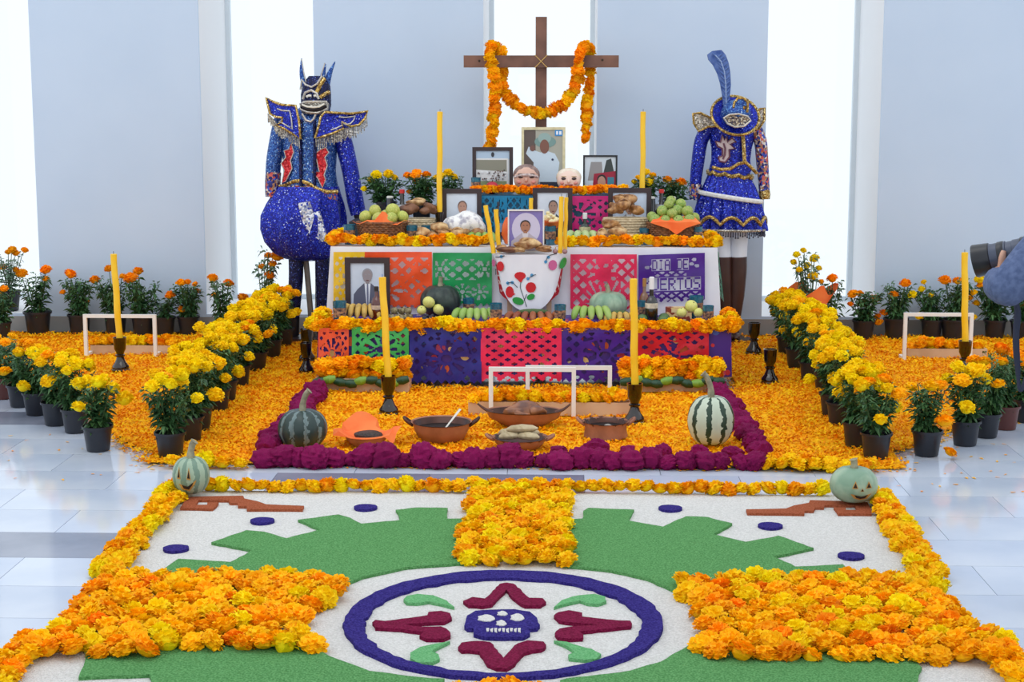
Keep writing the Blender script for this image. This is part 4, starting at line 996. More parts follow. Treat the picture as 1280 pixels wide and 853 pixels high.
wallpot(1119, 422, 11.12, 'black wall pot of marigolds with one bloom held high', [(1130, 354, 7), (1117, 369, 6), (1104, 391, 5)], FM, 1.0, .9, 1.2)
wallpot(1164, 421, 11.15, 'black wall pot of small yellowish marigolds behind the goal', [(1153, 352, 4, 'y'), (1163, 369, 4, 'y'), (1152, 362, 5, 'y'), (1139, 368, 5, 'y'), (1147, 395, 5, 'y')], FM, .95, .9, 1.1)
wallpot(1190, 421, 11.12, 'black wall pot of leafy marigolds with two wide orange blooms', [(1181, 351, 7), (1198, 352, 6.5)], FM, 1.15, .95, 1.15)
wallpot(1243, 422, 11.15, 'black wall pot of yellow-orange marigolds behind the photographer lens', [(1223, 349, 6, 'y'), (1225, 356, 6, 'o'), (1215, 366, 6, 'o'), (1214, 374, 5, 'o'), (1222, 380, 5, 'o'), (1232, 356, 5, 'o'), (1217, 397, 4, 'y')], FM, 1.1, 1.0, 1.1)
wallpot(1276, 421, 11.12, 'black wall pot of deep orange marigolds behind the camera strap', [(1272, 382, 6), (1283, 380, 6)], FM, .9, .9, 1.1)
tallpot = wallpot(1012, 424, 11.0, 'tall pale yellow marigold plant with orange paper before the bright window', [(1005, 314, 4, 'y'), (996, 319, 5, 'y'), (1017, 323, 6, 'y'), (993, 329, 4, 'y'), (1010, 333, 5, 'y'), (1024, 336, 4, 'y'), (998, 337, 4, 'y'), (1015, 345, 7, 'y')], FP, 1.5, 1.0, 1.1)
wallpot(1038, 424, 11.05, 'thin marigold plant with a single orange ball bloom before bright window', [(1040, 348, 7, 'd'), (1026, 352, 4, 'd')], FT, 1.1, .8)
pap = MB(); vs = []
for k in range(25):
    a = k / 24 * 2 * math.pi; sc_ = 1 + .25 * math.sin(a * 3 + .5)
    vs += [(.075 * math.cos(a), .075 * math.sin(a), .10), (.11 * math.cos(a), .11 * math.sin(a), .26), (.16 * sc_ * math.cos(a), .13 * math.sin(a), .36 + .04 * math.sin(a * 4))]
pap.add(vs, [(3 * k + j, 3 * k + 3 + j, 3 * k + 4 + j, 3 * k + 1 + j) for k in range(24) for j in range(2)])
pap.build('tissue_wrap', m_tissue, tallpot)
# pots on the altar
RZ = ZM + .105
wallpot(483, 255, 10.62, 'potted yellow marigold on the altar beside the fruit basket', [(463, 226, 5.5, 'y'), (471, 219, 7, 'y'), (486, 218, 6.5, 'y'), (493, 223, 5, 'y'), (456, 236, 4.5, 'y')], FM, 0.76, 1.08, 1.0, z=RZ)
wallpot(527, 255, 10.62, 'potted orange marigold on the altar behind the bread basket', [(509, 220, 5.5, 'd'), (521, 218, 7.5, 'd'), (533, 219, 5.5, 'd'), (519, 228, 4.5, 'd'), (534, 237, 5, 'd'), (512, 240, 4, 'd')], FM, 0.79, 1.08, 1.0, z=RZ)
wallpot(560, 255, 10.66, 'potted lemon yellow marigold on the altar behind the tall candle', [(553, 220, 5, 'y'), (560, 217, 6, 'y'), (567, 222, 5, 'y'), (545, 224, 5, 'y')], FM, 0.79, 0.81, .9, z=RZ)
wallpot(805, 250, 10.64, 'potted yellow marigold on the altar behind the tall candle', [(808, 216, 5, 'y'), (816, 219, 5, 'o'), (810, 228, 6, 'y'), (798, 222, 5, 'o'), (793, 228, 4, 'y'), (814, 226, 5, 'y')], FM, 0.73, 0.94, 1.0, z=RZ)
wallpot(842, 250, 10.64, 'potted orange marigold on the altar behind the green fruit', [(834, 225, 6, 'd'), (841, 233, 6, 'd'), (851, 229, 6.5, 'd')], FM, 0.68, 0.94, 1.0, z=RZ)

# ---------------------------------------------------------------- altar offerings
def frame(label, px0, px1, py0, py1, Y, z0, mt, bw, prints, tilt=R(6), bg_=(198, 206, 220)):
    """picture frame leaning back a little; prints: list of (name, polygon in 0..1 frame space, colour)"""
    a = ony(px0, py0, Y); w_, h = pxm(px1 - px0, Y), a.z - z0
    f = thing('picture_frame', label, 'framed photo', (X((px0 + px1) / 2, Y, z0), Y, z0)); f.rotation_euler.x = -tilt * 0
    b = MB(); b.box((-w_ / 2 + bw / 2, 0, h / 2), (bw, .02, h)).box((w_ / 2 - bw / 2, 0, h / 2), (bw, .02, h)).box((0, 0, bw / 2), (w_ - 2 * bw, .02, bw)).box((0, 0, h - bw / 2), (w_ - 2 * bw, .02, bw))
    b.build('frame', mt, f, smooth=False)
    MB().prism([(-.02, .0), (.02, .0), (.015, h * .6), (-.015, h * .6)], .012, .018, 'y').build('easel_back', m_dark, f, smooth=False)
    iw, ih = w_ - 2 * bw, h - 2 * bw
    pr = MB().box((0, .002, h / 2), (iw, .006, ih)).build('photo_print', mat('print_%d_%d_%d' % bg_, bg_, tuple(min(255, c + 14) for c in bg_), rough=.35, scale=8), f, smooth=False)
    for k, (nm, poly, c) in enumerate(prints):
        pts = [(-iw / 2 + u * iw, bw + v * ih) for u, v in poly]
        MB().prism(pts, -.0012 - .0006 * (k + 1), -.0005, 'y').build(nm, P_('ink_%d_%d_%d' % c, c, .35), pr, smooth=False)
    return f
def el(cx, cy, a, c, n=18): return [(cx + a * math.cos(2 * math.pi * k / n), cy + c * math.sin(2 * math.pi * k / n)) for k in range(n)]
def person_print(cx=.5, hy=.68, s=1.0, skin=(168, 126, 104), hair=(40, 34, 36), coat=(70, 74, 92), shirt=(220, 224, 232), tie=None):
    nk, sd = hy - .11 * s, hy - .24 * s
    sh = [(cx - .38 * s, 0), (cx - .36 * s, sd * .75), (cx - .26 * s, sd), (cx - .06 * s, nk), (cx + .06 * s, nk), (cx + .26 * s, sd), (cx + .36 * s, sd * .75), (cx + .38 * s, 0)]
    o = [('figure', sh, coat), ('shirt', [(cx - .02 * s, 0), (cx - .08 * s, nk - .02), (cx - .05 * s, nk + .02), (cx + .05 * s, nk + .02), (cx + .08 * s, nk - .02), (cx + .02 * s, 0)], shirt)]
    if tie: o.append(('tie', [(cx - .02 * s, 0), (cx - .025 * s, nk * .6), (cx - .015 * s, nk - .02), (cx + .015 * s, nk - .02), (cx + .025 * s, nk * .6), (cx + .02 * s, 0)], tie))
    o += [('neck', [(cx - .05 * s, nk - .03), (cx - .05 * s, hy), (cx + .05 * s, hy), (cx + .05 * s, nk - .03)], skin), ('hair', el(cx, hy + .035 * s, .135 * s, .115 * s), hair), ('face', el(cx, hy, .12 * s, .12 * s), skin)]
    for d in (-1, 1): o.append(('brow', el(cx + d * .045 * s, hy + .035 * s, .025 * s, .008 * s, 8), hair))
    o.append(('mouth', el(cx, hy - .075 * s, .04 * s, .010 * s, 8), (110, 60, 60)))
    return o
m_goldframe = mat('pale_gold_frame', (206, 194, 150), (228, 218, 180), rough=.4, scale=20)
big = [('wall_print', [(0, 0), (.32, 0), (.3, 1), (0, 1)], (96, 82, 76)), ('backdrop', [(.3, .25), (1, .2), (1, 1), (.3, 1)], (172, 170, 156)),
       ('trousers', [(.42, 0), (.95, 0), (.85, .2), (.42, .2)], (44, 48, 66)), ('figure', [(.22, .12), (.86, .12), (.92, .45), (.8, .6), (.62, .64), (.42, .62), (.25, .66), (.12, .72), (.05, .6), (.25, .45)], (206, 220, 232)),
       ('brim', el(.55, .80, .28, .10), (120, 152, 148)), ('hat', el(.53, .86, .17, .09), (150, 176, 172)), ('face', el(.53, .72, .12, .12), (128, 84, 70)), ('hand', el(.22, .69, .07, .05), (120, 82, 72)), ('emblem', el(.74, .5, .03, .02, 8), (40, 50, 80)),
       ('sticker', [(.8, .9), (1, .9), (1, 1), (.8, 1)], (40, 140, 210)), ('sticker_mark', [(.83, .92), (.88, .92), (.88, .98), (.83, .98)], (240, 244, 250)), ('sticker_mark', [(.91, .92), (.97, .92), (.97, .98), (.91, .98)], (240, 244, 250))]
frame('large portrait in pale gold frame of a man in hat and white shirt', 652, 706, 159, 236, 10.62, ZT + .002, m_goldframe, .018, big, bg_=(150, 160, 160))
crowd = [('sky', [(0, .78), (1, .78), (1, 1), (0, 1)], (178, 200, 222)), ('sheet', [(-.04, .0), (.96, .0), (.96, .8), (-.04, .8)], (226, 226, 226)), ('hill', [(0, .5), (.92, .45), (.92, .76), (0, .76)], (140, 138, 122)), ('ground', [(0, .03), (.92, .03), (.92, .2), (0, .2)], (140, 150, 110)), ('tower', el(.5, .9, .05, .07, 8), (50, 50, 60))]
rr = random.Random(2)
for k in range(40): crowd.append(('head', el(rr.uniform(.05, .88), rr.uniform(.2, .5), .022, .02, 6), rr.choice([(60, 50, 50), (220, 220, 220), (120, 90, 80), (236, 236, 240)])))
frame('dark frame holding a group photo of a crowd beside the large portrait', 591, 641, 184, 240, 10.56, ZT + .002, m_dark, .024, crowd, bg_=(206, 212, 216))
frame('thin black frame with a young man before a red sheet', 729, 771, 194, 240, 10.56, ZT + .002, P_('black_frame', (26, 28, 34)), .011, [('figure', [(.1, .3), (.6, .3), (.55, .85), (.2, .85)], (150, 146, 146)), ('palm', [(.6, .5), (.95, .55), (.85, .95), (.7, .9)], (56, 64, 62)), ('red_sheet', [(.25, .0), (1, .0), (1, .58), (.3, .5)], (160, 24, 54)), ('hair', el(.55, .34, .15, .14), (36, 26, 28)), ('face', el(.55, .24, .13, .19), (190, 142, 122)), ('text_block', [(.74, .05), (.95, .05), (.95, .4), (.74, .4)], (60, 130, 150))], bg_=(204, 214, 222))
fz = 10.20
frame('dark wooden frame with a portrait behind the paper-wrapped bread', 553, 602, 236, 300, fz, ZM + .002, m_dark, .03, person_print(.52, .66, 1.15, (186, 140, 120), (110, 84, 76), (190, 150, 160), (200, 160, 170)), bg_=(206, 216, 230))
frame('dark wooden frame with a grey-suited portrait behind the white-bordered print', 666, 715, 235, 300, fz, ZM + .002, m_dark, .03, person_print(.52, .66, 1.15, (166, 132, 116), (70, 66, 70), (60, 66, 84), (214, 222, 232), (60, 80, 130)), bg_=(206, 214, 226))
frame('dark wooden frame with a portrait behind the heaped bread basket', 760, 813, 235, 300, fz, ZM + .002, m_dark, .03, person_print(.5, .66, 1.15, (176, 134, 110), (96, 80, 70), (150, 150, 160)), bg_=(196, 210, 230))
frame('dark framed portrait of a man in suit and tie on the low table', 432, 488, 322, 396, 9.66, ZL + .002, m_dark, .034, person_print(.5, .72, 1.15, (150, 140, 144), (150, 150, 158), (88, 92, 112), (224, 228, 236), (110, 116, 140)), bg_=(196, 206, 220))
# print with white border leaning on the stand
mp = frame('white-bordered print of a smiling man with lilac background', 635, 680, 262, 313, 9.69, .742, m_white, .008, [('halo', el(.5, .55, .42, .40, 24), (206, 200, 226))] + person_print(.48, .6, 1.15, (172, 118, 92), (32, 26, 28), (186, 176, 190), (214, 208, 216)) + [('emblem', el(.47, .2, .04, .03, 8), (40, 40, 50))], bg_=(124, 112, 178))
# masks
def mask(label, px, py, rx, rz, skin, brow, smile, hair):
    q = ony(px, py, 10.42); m = thing('face_mask', label, 'mask', (q.x, 10.42, ZT + .002)); zc_ = max(q.z - ZT, .045)
    MB().ell((0, 0, zc_), (rx, .055, rz), 20, 12).build('face', skin, m)
    for s in (-1, 1):
        MB().ell((s * rx * .42, -.047, zc_ + rz * .18), (rx * .22, .012, rz * .12), 10, 6).build('eye', P_('mask_dark', (60, 44, 44)), m)
        MB().ell((s * rx * .42, -.046, zc_ + rz * .38), (rx * .26, .008, rz * .05), 10, 5).build('eyebrow', brow, m)
        MB().ell((s * rx * .55, -.042, zc_ - rz * .2), (rx * .2, .01, rz * .16), 10, 6).build('cheek', P_('mask_cheek', (214, 150, 140)), m)
    MB().ell((0, -.056, zc_ - rz * .05), (rx * .12, .018, rz * .2), 10, 6).build('nose', skin, m)
    MB().tube([(-rx * .3, -.052, zc_ - rz * .38), (0, -.058, zc_ - rz * (.48 if smile else .4)), (rx * .3, -.052, zc_ - rz * .38)], .006, 6).build('mouth', P_('mask_mouth', (150, 60, 60)), m)
    MB().ell((0, .012, zc_ + rz * .28), (rx * 1.06, .055, rz * .84), 18, 10).build('hair', hair, m)
    return m
mk = mask('tan grinning face mask with patterned headband beside the large portrait', 658, 224, .083, .085, mat('mask_tan', (206, 160, 140), (224, 186, 168), rough=.35, scale=12), P_('mask_brow', (70, 50, 46)), True, mat('mask_hair_grey', (120, 96, 92), (160, 136, 128), scale=40))
MB().tube([(-.075, -.02, .105), (-.04, -.048, .118), (0, -.055, .122), (.04, -.048, .118), (.075, -.02, .105)], .010, 8).build('headband', mat('mask_band', (150, 130, 130), (214, 200, 196), scale=70), mk)
mask('pale pink doll-like face mask with blue eyes beside the large portrait', 711, 226, .078, .072, mat('mask_pink', (236, 206, 190), (244, 218, 204), rough=.35, scale=10), P_('mask_blonde', (210, 180, 140)), False, mat('mask_hair_pale', (226, 206, 184), (242, 228, 210), scale=40))

# candles on the altar
candle('tallest yellow altar candle beside the bread basket', (X(549, 10.12, .98), 10.12, ZM + .15), ony(550, 140, 10.12), .0175)
hb = thing('candle_holder', 'short dark candle cup under the tallest candle beside the bread basket', 'candle holder', (X(549, 10.12, .98), 10.12, ZM + .002)); MB().lathe([(.0, 0), (.035, 0), (.03, .01), (.02, .03), (.02, .12), (.028, .19), (.024, .19), (.019, .148), (0, .146)], 16, cap=False).build('cup', m_blackglaze, hb)
candle('tallest yellow altar candle behind the framed bread-basket portrait', (X(803, 10.44, 1.0), 10.44, ZM + .11), ony(804, 140, 10.44), .0175)
def scandle(label, px0, py0, px1, py1, Y, z0, r=.014): candle(label, (X(px0, Y, z0), Y, z0), ony(px1, py1, Y), r)
scandle('taller of two leaning yellow candles beside the white-bordered print', 617, 318, 607, 257, 9.62, .742)
scandle('shorter of two leaning yellow candles beside the white-bordered print', 624, 308, 620, 262, 9.68, .742)
scandle('taller of two upright yellow candles on the embroidered cloth', 700, 314, 702, 246, 9.64, .742)
scandle('shorter of two upright yellow candles on the embroidered cloth', 706, 310, 708, 247, 9.68, .742, .012)
scandle('small yellow candle behind the top of the white-bordered print', 664, 275, 664, 248, 10.0, ZM + .002, .013)

# tumblers
m_tumb = mat('blue_glass', (18, 84, 116), (52, 136, 160), rough=.12, scale=40, spec=.6, coat=.5, trans=.25)
m_tdec = mat('glass_print', (40, 44, 60), (200, 150, 110), rough=.3, scale=60)
def tumbler(px, Y, z, h, label, group=None, deco=m_tdec):
    h *= 1.28; t = thing('glass_tumbler', label, 'glass', (X(px, Y, z), Y, z), group=group); r = h * .31
    MB().lathe([(0, .0), (r * .82, 0), (r * .84, .004), (r, h), (r * .93, h), (r * .78, .012), (0, .012)], 18, cap=False).build('glass', m_tumb, t)
    MB().lathe([(r * .905, h * .3), (r * .985, h * .72)], 18, cap=False).build('painted_band', deco, t)
TG = 'blue glass tumblers on the altar'
for px, Y, z, h, lb in [(437, 9.93, ZM, .095, 'dark blue tumbler at the corner of the white table by the basket'), (515, 9.95, ZM, .09, 'blue tumbler between the fruit basket and the loose bread'), (533, 10.02, ZM, .085, 'blue tumbler before the pale bread basket'),
                        (688, 9.93, ZM, .09, 'dark blue tumbler beside the two upright candles'), (805, 9.95, ZM, .08, 'teal tumbler between bread basket and green fruit basket'), (871, 9.93, ZM, .09, 'blue tumbler at the white table corner beside the green fruit'), (595, 10.40, ZT, .08, 'blue tumbler on the raised table before the crowd photo'),
                        (425, 9.28, ZL, .105, 'blue tumbler on the low table beside the finger bananas'), (586, 9.60, ZL, .09, 'dark teal tumbler behind the green bananas on the low table'), (620, 9.31, ZL, .095, 'blue tumbler between green bananas and red bananas'), (700, 9.31, ZL, .09, 'dark blue tumbler between red bananas and green bananas'),
                        (870, 9.55, ZL, .11, 'large dark teal tumbler behind the yellow-green apple'), (885, 9.34, ZL, .085, 'bright blue tumbler at the end of the low table'), (801, 9.5, ZL, .09, 'dark green tumbler between straight candle and dark wine bottle')]:
    tumbler(px, Y, z + .003, h, lb)

# bottles
def bottle(label, px, Y, z, h, r, col, cap, capcol, lab=None, tp=.0, neck=.26, cone=False, labh=(.25, .6)):
    t = thing('bottle', label, 'bottle', (X(px, Y, z), Y, z)); hs = h * (1 - neck)
    prof = [(0, 0), (r * .95, 0), (r, .006), (r, hs * .72), (r * .75, hs * .9), (r * .34, hs), (r * .3, h * .96), (0, h * .96)] if not cone else [(0, 0), (r, 0), (r * .98, .006), (r * .62, hs * .7), (r * .42, hs), (r * .42, h * .96), (0, h * .96)]
    MB().lathe(prof, 18, cap=False).build('glass', mat('bottle_%d_%d_%d' % col, col, rough=.1, spec=.7, coat=.4), t)
    MB().lathe([(0, h * cap), (r * .40, h * cap), (r * .40, h), (r * .3, h + .003), (0, h + .003)], 14, cap=False).build('cap', P_('cap_%d_%d_%d' % capcol, capcol), t)
    if lab: MB().lathe([(r * 1.015, hs * labh[0]), (r * 1.015, hs * labh[1])], 18, cap=False).build('label', mat('lab_%d_%d_%d' % lab, lab, tuple(int(c * .8) for c in lab), rough=.5, scale=40), t)
bottle('amber liquor bottle on the low table behind the leaning candle', 471, 9.36, ZL + .003, .21, .034, (84, 22, 10), .88, (40, 30, 28), (226, 200, 170), labh=(.5, .66))
bottle('dark wine bottle with white cap on the low table', 814, 9.38, ZL + .003, .27, .038, (18, 20, 18), .74, (236, 236, 238), (226, 216, 190), neck=.4, labh=(.55, .74))
bottle('brown flat bottle behind the dark wine bottle', 805, 9.62, ZL + .003, .235, .03, (120, 76, 40), .8, (170, 120, 60), neck=.34)
bottle('green bottle with cream label between framed portrait and magenta banner', 731, 10.0, ZM + .003, .19, .036, (14, 40, 26), .82, (220, 222, 224), (206, 200, 160), neck=.34, labh=(.15, .85))
bottle('dark blue bottle before the teal banner behind the leaning candles', 623, 10.12, ZM + .003, .25, .022, (20, 28, 52), .9, (30, 34, 50), (140, 170, 210), neck=.5, labh=(.5, .95))
bottle('cola bottle with red cap beside the black cone vase and yellow marigolds', 503, 10.42, ZM + .003, .31, .045, (26, 14, 12), .93, (206, 40, 36), (200, 206, 214), neck=.3, labh=(.86, 1.0))
bottle('cola bottle with red cap behind the heap of green fruit', 826, 10.42, ZM + .003, .315, .042, (24, 14, 14), .93, (206, 40, 36), (200, 206, 214), neck=.3, labh=(.86, 1.0))
for px, lb in ((488, 'black cone vase with pale rim beside the yellow marigolds'), (814, 'black cone vase with pale rim beside the bread-basket portrait'), (840, 'black cone vase with pale rim behind the green fruit heap')):
    bottle(lb, px, 10.38, ZM + .003, .27, .055, (32, 34, 44), .955, (206, 206, 200), cone=True)

# baskets, fruit, bread
def basket(label, px, Y, w_px, h, mt, base=.85, n=26, rows=9, sy=.75, cat='basket'):
    R_ = pxm(w_px, Y) / 2; t = thing('wicker_basket', label, cat, (X(px, Y, ZM), Y, ZM + .003)); b = MB()
    for k in range(rows):
        z = h * (k + .5) / rows; r = R_ * (base + (1 - base) * (k / rows)); pth = []
        for j in range(n * 2):
            a = 2 * math.pi * j / (n * 2); q = r + .004 * (1 if (j + k) % 2 else -1); pth.append((q * math.cos(a), q * sy * math.sin(a), z))
        b.tube(pth, h / rows * .56, 6, closed=True)
    b.build('weave', mt, t)
    b = MB()
    for j in range(n):
        a = 2 * math.pi * (j + .5) / n; b.tube([(R_ * base * math.cos(a), R_ * base * sy * math.sin(a), 0), (R_ * math.cos(a), R_ * sy * math.sin(a), h)], .003, 5)
    b.build('stakes', mt, t); MB().lathe([(0, .008), (R_ * base, .008), (R_ * base, .004), (0, .003)], 24, cap=False, sy=sy).build('bottom', mt, t)
    pth = [(R_ * math.cos(a), R_ * sy * math.sin(a), h + .003) for a in [2 * math.pi * j / 32 for j in range(32)]]
    MB().tube(pth, .008, 7, closed=True).build('rim', mt, t); return t
m_wick1 = mat('brown_wicker', (96, 58, 34), (150, 98, 58), rough=.6, scale=60); m_wick2 = mat('pale_wicker', (196, 174, 136), (222, 204, 170), rough=.65, scale=60)
bk1 = basket('brown wicker basket with orange napkin and pale green fruit', 478, 9.98, 62, .13, m_wick1, rows=11)
bk2 = basket('brown wicker basket heaped with round green fruit', 841, 9.98, 64, .13, m_wick1, rows=11)
bk3 = basket('pale wicker basket of dark bread behind the fruit basket', 523, 10.16, 48, .135, m_wick2, .9, sy=.6)
bk4 = basket('pale wicker basket heaped with glazed bread', 781, 10.07, 52, .15, m_wick2, .92, sy=.5)
FR = {}
def fruit_mesh(seed, mt):
    def md(v): return 1 - .10 * math.exp(-((1 - v[2]) / .06)) - .06 * math.exp(-((1 + v[2]) / .06))
    b = MB(); b.ell((0, 0, 0), (1, 1, .94), 18, 12, mod=md); b.ell((.04, 0, .88), (.10, .10, .07), 8, 5, 1); return b.mesh('fruit', [mt, P_('fruit_eye', (70, 58, 34))])
m_guava = mat('guava_skin', (166, 178, 74), (206, 202, 108), rough=.4, scale=5, rnd=.012, rndval=.08)
m_greenf = mat('green_skin', (120, 158, 62), (182, 184, 98), rough=.4, scale=4, rnd=.02, rndval=.08)
GM, GM2 = fruit_mesh(1, m_guava), fruit_mesh(2, m_greenf)
rf = random.Random(6)
def fruit(px, py, Y, rpx, me, label, group, nm='fruit'):
    p = ony(px, py, Y); r = pxm(rpx, Y)
    return tag(inst(nm, me, None, p, (rf.uniform(-1.2, 1.2), rf.uniform(-1.2, 1.2), rf.uniform(0, 6)), r), label, 'fruit', group)
for px, py, Y, r in ((457, 271, 9.97, 8), (469, 264, 9.99, 8.3), (473, 273, 9.92, 8), (489, 273, 9.91, 8), (491, 263, 9.98, 9), (503, 271, 9.97, 7.8), (482, 270, 10.05, 8)):
    fruit(px, py, Y, r, GM, 'pale yellow-green fruit in the napkin-lined basket', 'pale fruit in the napkin-lined basket')
for px, py, Y, r in ((819, 275, 9.94, 7.5), (832, 276, 9.90, 7), (848, 276, 9.90, 7.2), (861, 275, 9.92, 7.5), (868, 272, 9.98, 6.5), (828, 264, 9.96, 7.3), (840, 267, 9.93, 6.8), (847, 263, 9.98, 7), (859, 264, 9.96, 7.3), (836, 256, 10.0, 6.5), (851, 255, 10.02, 6.8), (839, 251, 10.04, 6.3), (815, 271, 10.0, 6.5)):
    fruit(px, py, Y, r, GM2, 'round green fruit heaped in the brown wicker basket', 'green fruit heaped in the basket')
def napkin(label, px, Y, z, w_, dx):
    b = MB(); n = 16; m = 6; vs = []
    for i in range(n + 1):
        for j in range(m + 1):
            u, v = i / n - .5, j / m; vs.append((u * w_, -.10 - .03 * v * (1 - abs(u)) * dx, .012 * math.sin(u * 20) + .01 - v * .05 * max(.05, (1 - 2 * abs(u * 1.2))) * dx + .04 * math.exp(-(u * 9) ** 2) * (1 - v) * (2 - dx)))
    b.add(vs, [(i * (m + 1) + j, (i + 1) * (m + 1) + j, (i + 1) * (m + 1) + j + 1, i * (m + 1) + j + 1) for i in range(n) for j in range(m)])
    return tag(b.build('paper_napkin', m_tissue, loc=(X(px, Y, z), Y, z)), label, 'napkin')
napkin('orange paper napkin lining the basket of pale fruit', 480, 9.98, ZM + .135, .37, .35)
b = MB(); nx = [(-.16, .01), (-.09, .018), (0, .012), (.09, .018), (.15, .008), (.06, -.02), (.0, -.062), (-.05, -.025)]
b.add([(x, -.122 - .02 * (1 - (x / .17) ** 2), z) for x, z in nx] + [(x * .8, -.04, z + .03) for x, z in nx[:5]], [tuple(range(7, -1, -1)), (0, 1, 9, 8), (1, 2, 10, 9), (2, 3, 11, 10), (3, 4, 12, 11)])
tag(b.build('paper_napkin', m_tissue, loc=(X(844, 9.96, ZM + .13), 9.98, ZM + .135)), 'orange paper napkin corner hanging over the basket of green fruit', 'napkin')
m_bread = mat('bread_crust', (148, 100, 58), (228, 194, 142), rough=.7, scale=22, bump=.5); m_breadd = mat('dark_bread_crust', (96, 60, 44), (140, 94, 66), rough=.5, scale=12); m_breadg = mat('glazed_bread', (116, 70, 36), (206, 156, 100), rough=.4, scale=24, bump=.4)
nb_ = [0]
def bread(px, py, Y, rx, rz, mt, label, group=None, rot=None, z=None):
    nb_[0] += 1; p = ony(px, py, Y)
    if z is not None: p.z = z + pxm(rz, Y)
    t = thing('bread_roll', label, 'bread', p, rf.uniform(-.3, .3), group)
    MB().ell((0, 0, 0), (pxm(rx, Y), pxm(rx, Y) * .75, pxm(rz, Y)), 18, 12, mod=lump(nb_[0], .2)).build('crumb', mt, t)
    MB().tube([(-pxm(rx, Y) * .5, -pxm(rx, Y) * .36, pxm(rz, Y) * .72), (0, -pxm(rx, Y) * .3, pxm(rz, Y) * .98), (pxm(rx, Y) * .5, -pxm(rx, Y) * .28, pxm(rz, Y) * .78)], pxm(rz, Y) * .12, 6).build('crease', mt, t)
for a in ((512, 261, 10.12, 11, 7), (537, 261, 10.12, 11, 7)): bread(*a, m_breadd, 'dark brown bread in the pale basket behind the fruit', 'dark breads in the pale basket')
bread(521, 253, 10.16, 11, 5, m_bread, 'light crusted bread on top of the dark breads')
for a in ((770, 261, 10.03, 11, 7), (786, 250, 10.07, 10, 7), (779, 256, 10.0, 10, 7), (796, 263, 10.03, 9, 6), (775, 249, 10.08, 9, 6)): bread(*a, m_breadg, 'glazed brown bread heaped in the pale basket', 'glazed breads in the pale basket')
for a in ((529, 290, 9.88, 9, 6, m_bread), (549, 284, 9.92, 12, 6, m_bread), (553, 292, 9.88, 9, 5, m_breadg), (571, 291, 9.88, 9, 6, m_bread), (540, 294, 9.875, 7, 4, m_breadg)): bread(*a, 'loose bread piled before the paper-wrapped bread', 'breads piled before the wrapped bread')
for a in ((752, 293, 9.88, 7, 7, m_bread), (764, 281, 9.93, 12, 6, m_breadg), (773, 290, 9.88, 11, 7, m_bread), (761, 296, 9.87, 8, 4, m_breadd), (788, 296, 9.87, 10, 4, m_bread)): bread(*a, 'loose bread piled before the glazed bread basket', 'breads piled before the glazed bread basket')
for a in ((636, 312, 9.61, 13, 4, m_breadd), (660, 305, 9.62, 16, 7, m_bread), (680, 311, 9.61, 10, 4, m_breadg), (648, 312, 9.60, 9, 4, m_bread), (628, 310, 9.64, 8, 4, m_breadg)): bread(*a, 'loose bread on the embroidered cloth before the lilac print', 'breads on the embroidered cloth')
for px in (694, 706):
    o_ = thing('small_onion', 'small purple onion on the embroidered cloth beside the candles', 'onion', (X(px, 9.60, .75), 9.605, .755), group='onions by the candles')
    MB().ell((0, 0, 0), (.016, .016, .015), 10, 8).build('bulb', mat('onion_skin', (120, 84, 96), (170, 130, 130), scale=20), o_); MB().tube([(0, 0, .012), (.003, 0, .026)], .003, 5).build('tip', m_bread, o_)
# wrapped bread on a tray
wr = thing('wrapped_bread', 'bread wrapped in crumpled white printed paper on a wooden tray', 'wrapped bread', (X(582, 10.04, ZM + .05), 10.04, ZM + .045))
MB().ell((0, 0, .07), (pxm(25, 10), .10, .085), 26, 14, mod=lump(50, .22)).build('paper_wrap', mat('printed_paper', (168, 164, 176), (242, 240, 238), rough=.6, scale=24, stops=(.36, .52), bump=1, bscale=22), wr)
for dx in (-.09, -.01, .08): MB().ell((dx, -.06, .03), (.045, .04, .03), 12, 8, mod=lump(int(dx * 100) + 60, .12)).build('bread', m_breadg, wr)
ty = thing('wooden_tray', 'small brown wooden tray under the paper-wrapped bread', 'tray', (X(590, 10.02, ZM), 10.03, ZM + .003)); MB().box((0, 0, .006), (.26, .2, .012)).build('base', m_cross, ty, False)
for s in (-1, 1): MB().box((0, s * .1, .02), (.28, .012, .04)).build('side', m_cross, ty, False); MB().box((s * .134, 0, .02), (.012, .188, .04)).build('side', m_cross, ty, False)
# popcorn heap in orange bowl, orange papaya
ob = thing('orange_bowl', 'orange paper-covered bowl heaped with pale blossoms', 'bowl', (X(687, 10.0, ZM), 10.02, ZM + .09)); MB().lathe([(0, 0), (.04, 0), (.085, .05), (.08, .05), (.04, .01), (0, .01)], 20, cap=False).build('bowl', m_tissue, ob)
b = MB()
for k in range(45):
    a = rf.uniform(0, 6.28); q = math.sqrt(rf.random()) * .07; b.ell((q * math.cos(a), q * math.sin(a), .055 + (.07 - q) * .9 * rf.random()), (.014, .014, .011), 6, 4)
b.build('blossoms', P_('pale_blossom', (240, 226, 178), .8), ob)['kind'] = 'stuff'
st2 = thing('box_stand', 'small box under the orange bowl behind the print', 'box', (X(687, 10.0, ZM), 10.02, ZM + .003)); MB().box((0, 0, .042), (.12, .12, .084)).build('box', m_dark, st2, False)
pp = thing('papaya', 'upright orange papaya behind the white-bordered print', 'papaya', (X(637, 9.95, ZM), 9.95, ZM + .003)); MB().lathe([(0, 0), (.03, .004), (.052, .06), (.045, .12), (.025, .165), (0, .175)], 16, cap=False).build('skin', mat('papaya_skin', (226, 92, 36), (240, 126, 60), scale=8, rough=.5), pp); MB().tube([(0, 0, .172), (0, 0, .182)], .006, 6).build('stem', m_stem, pp)
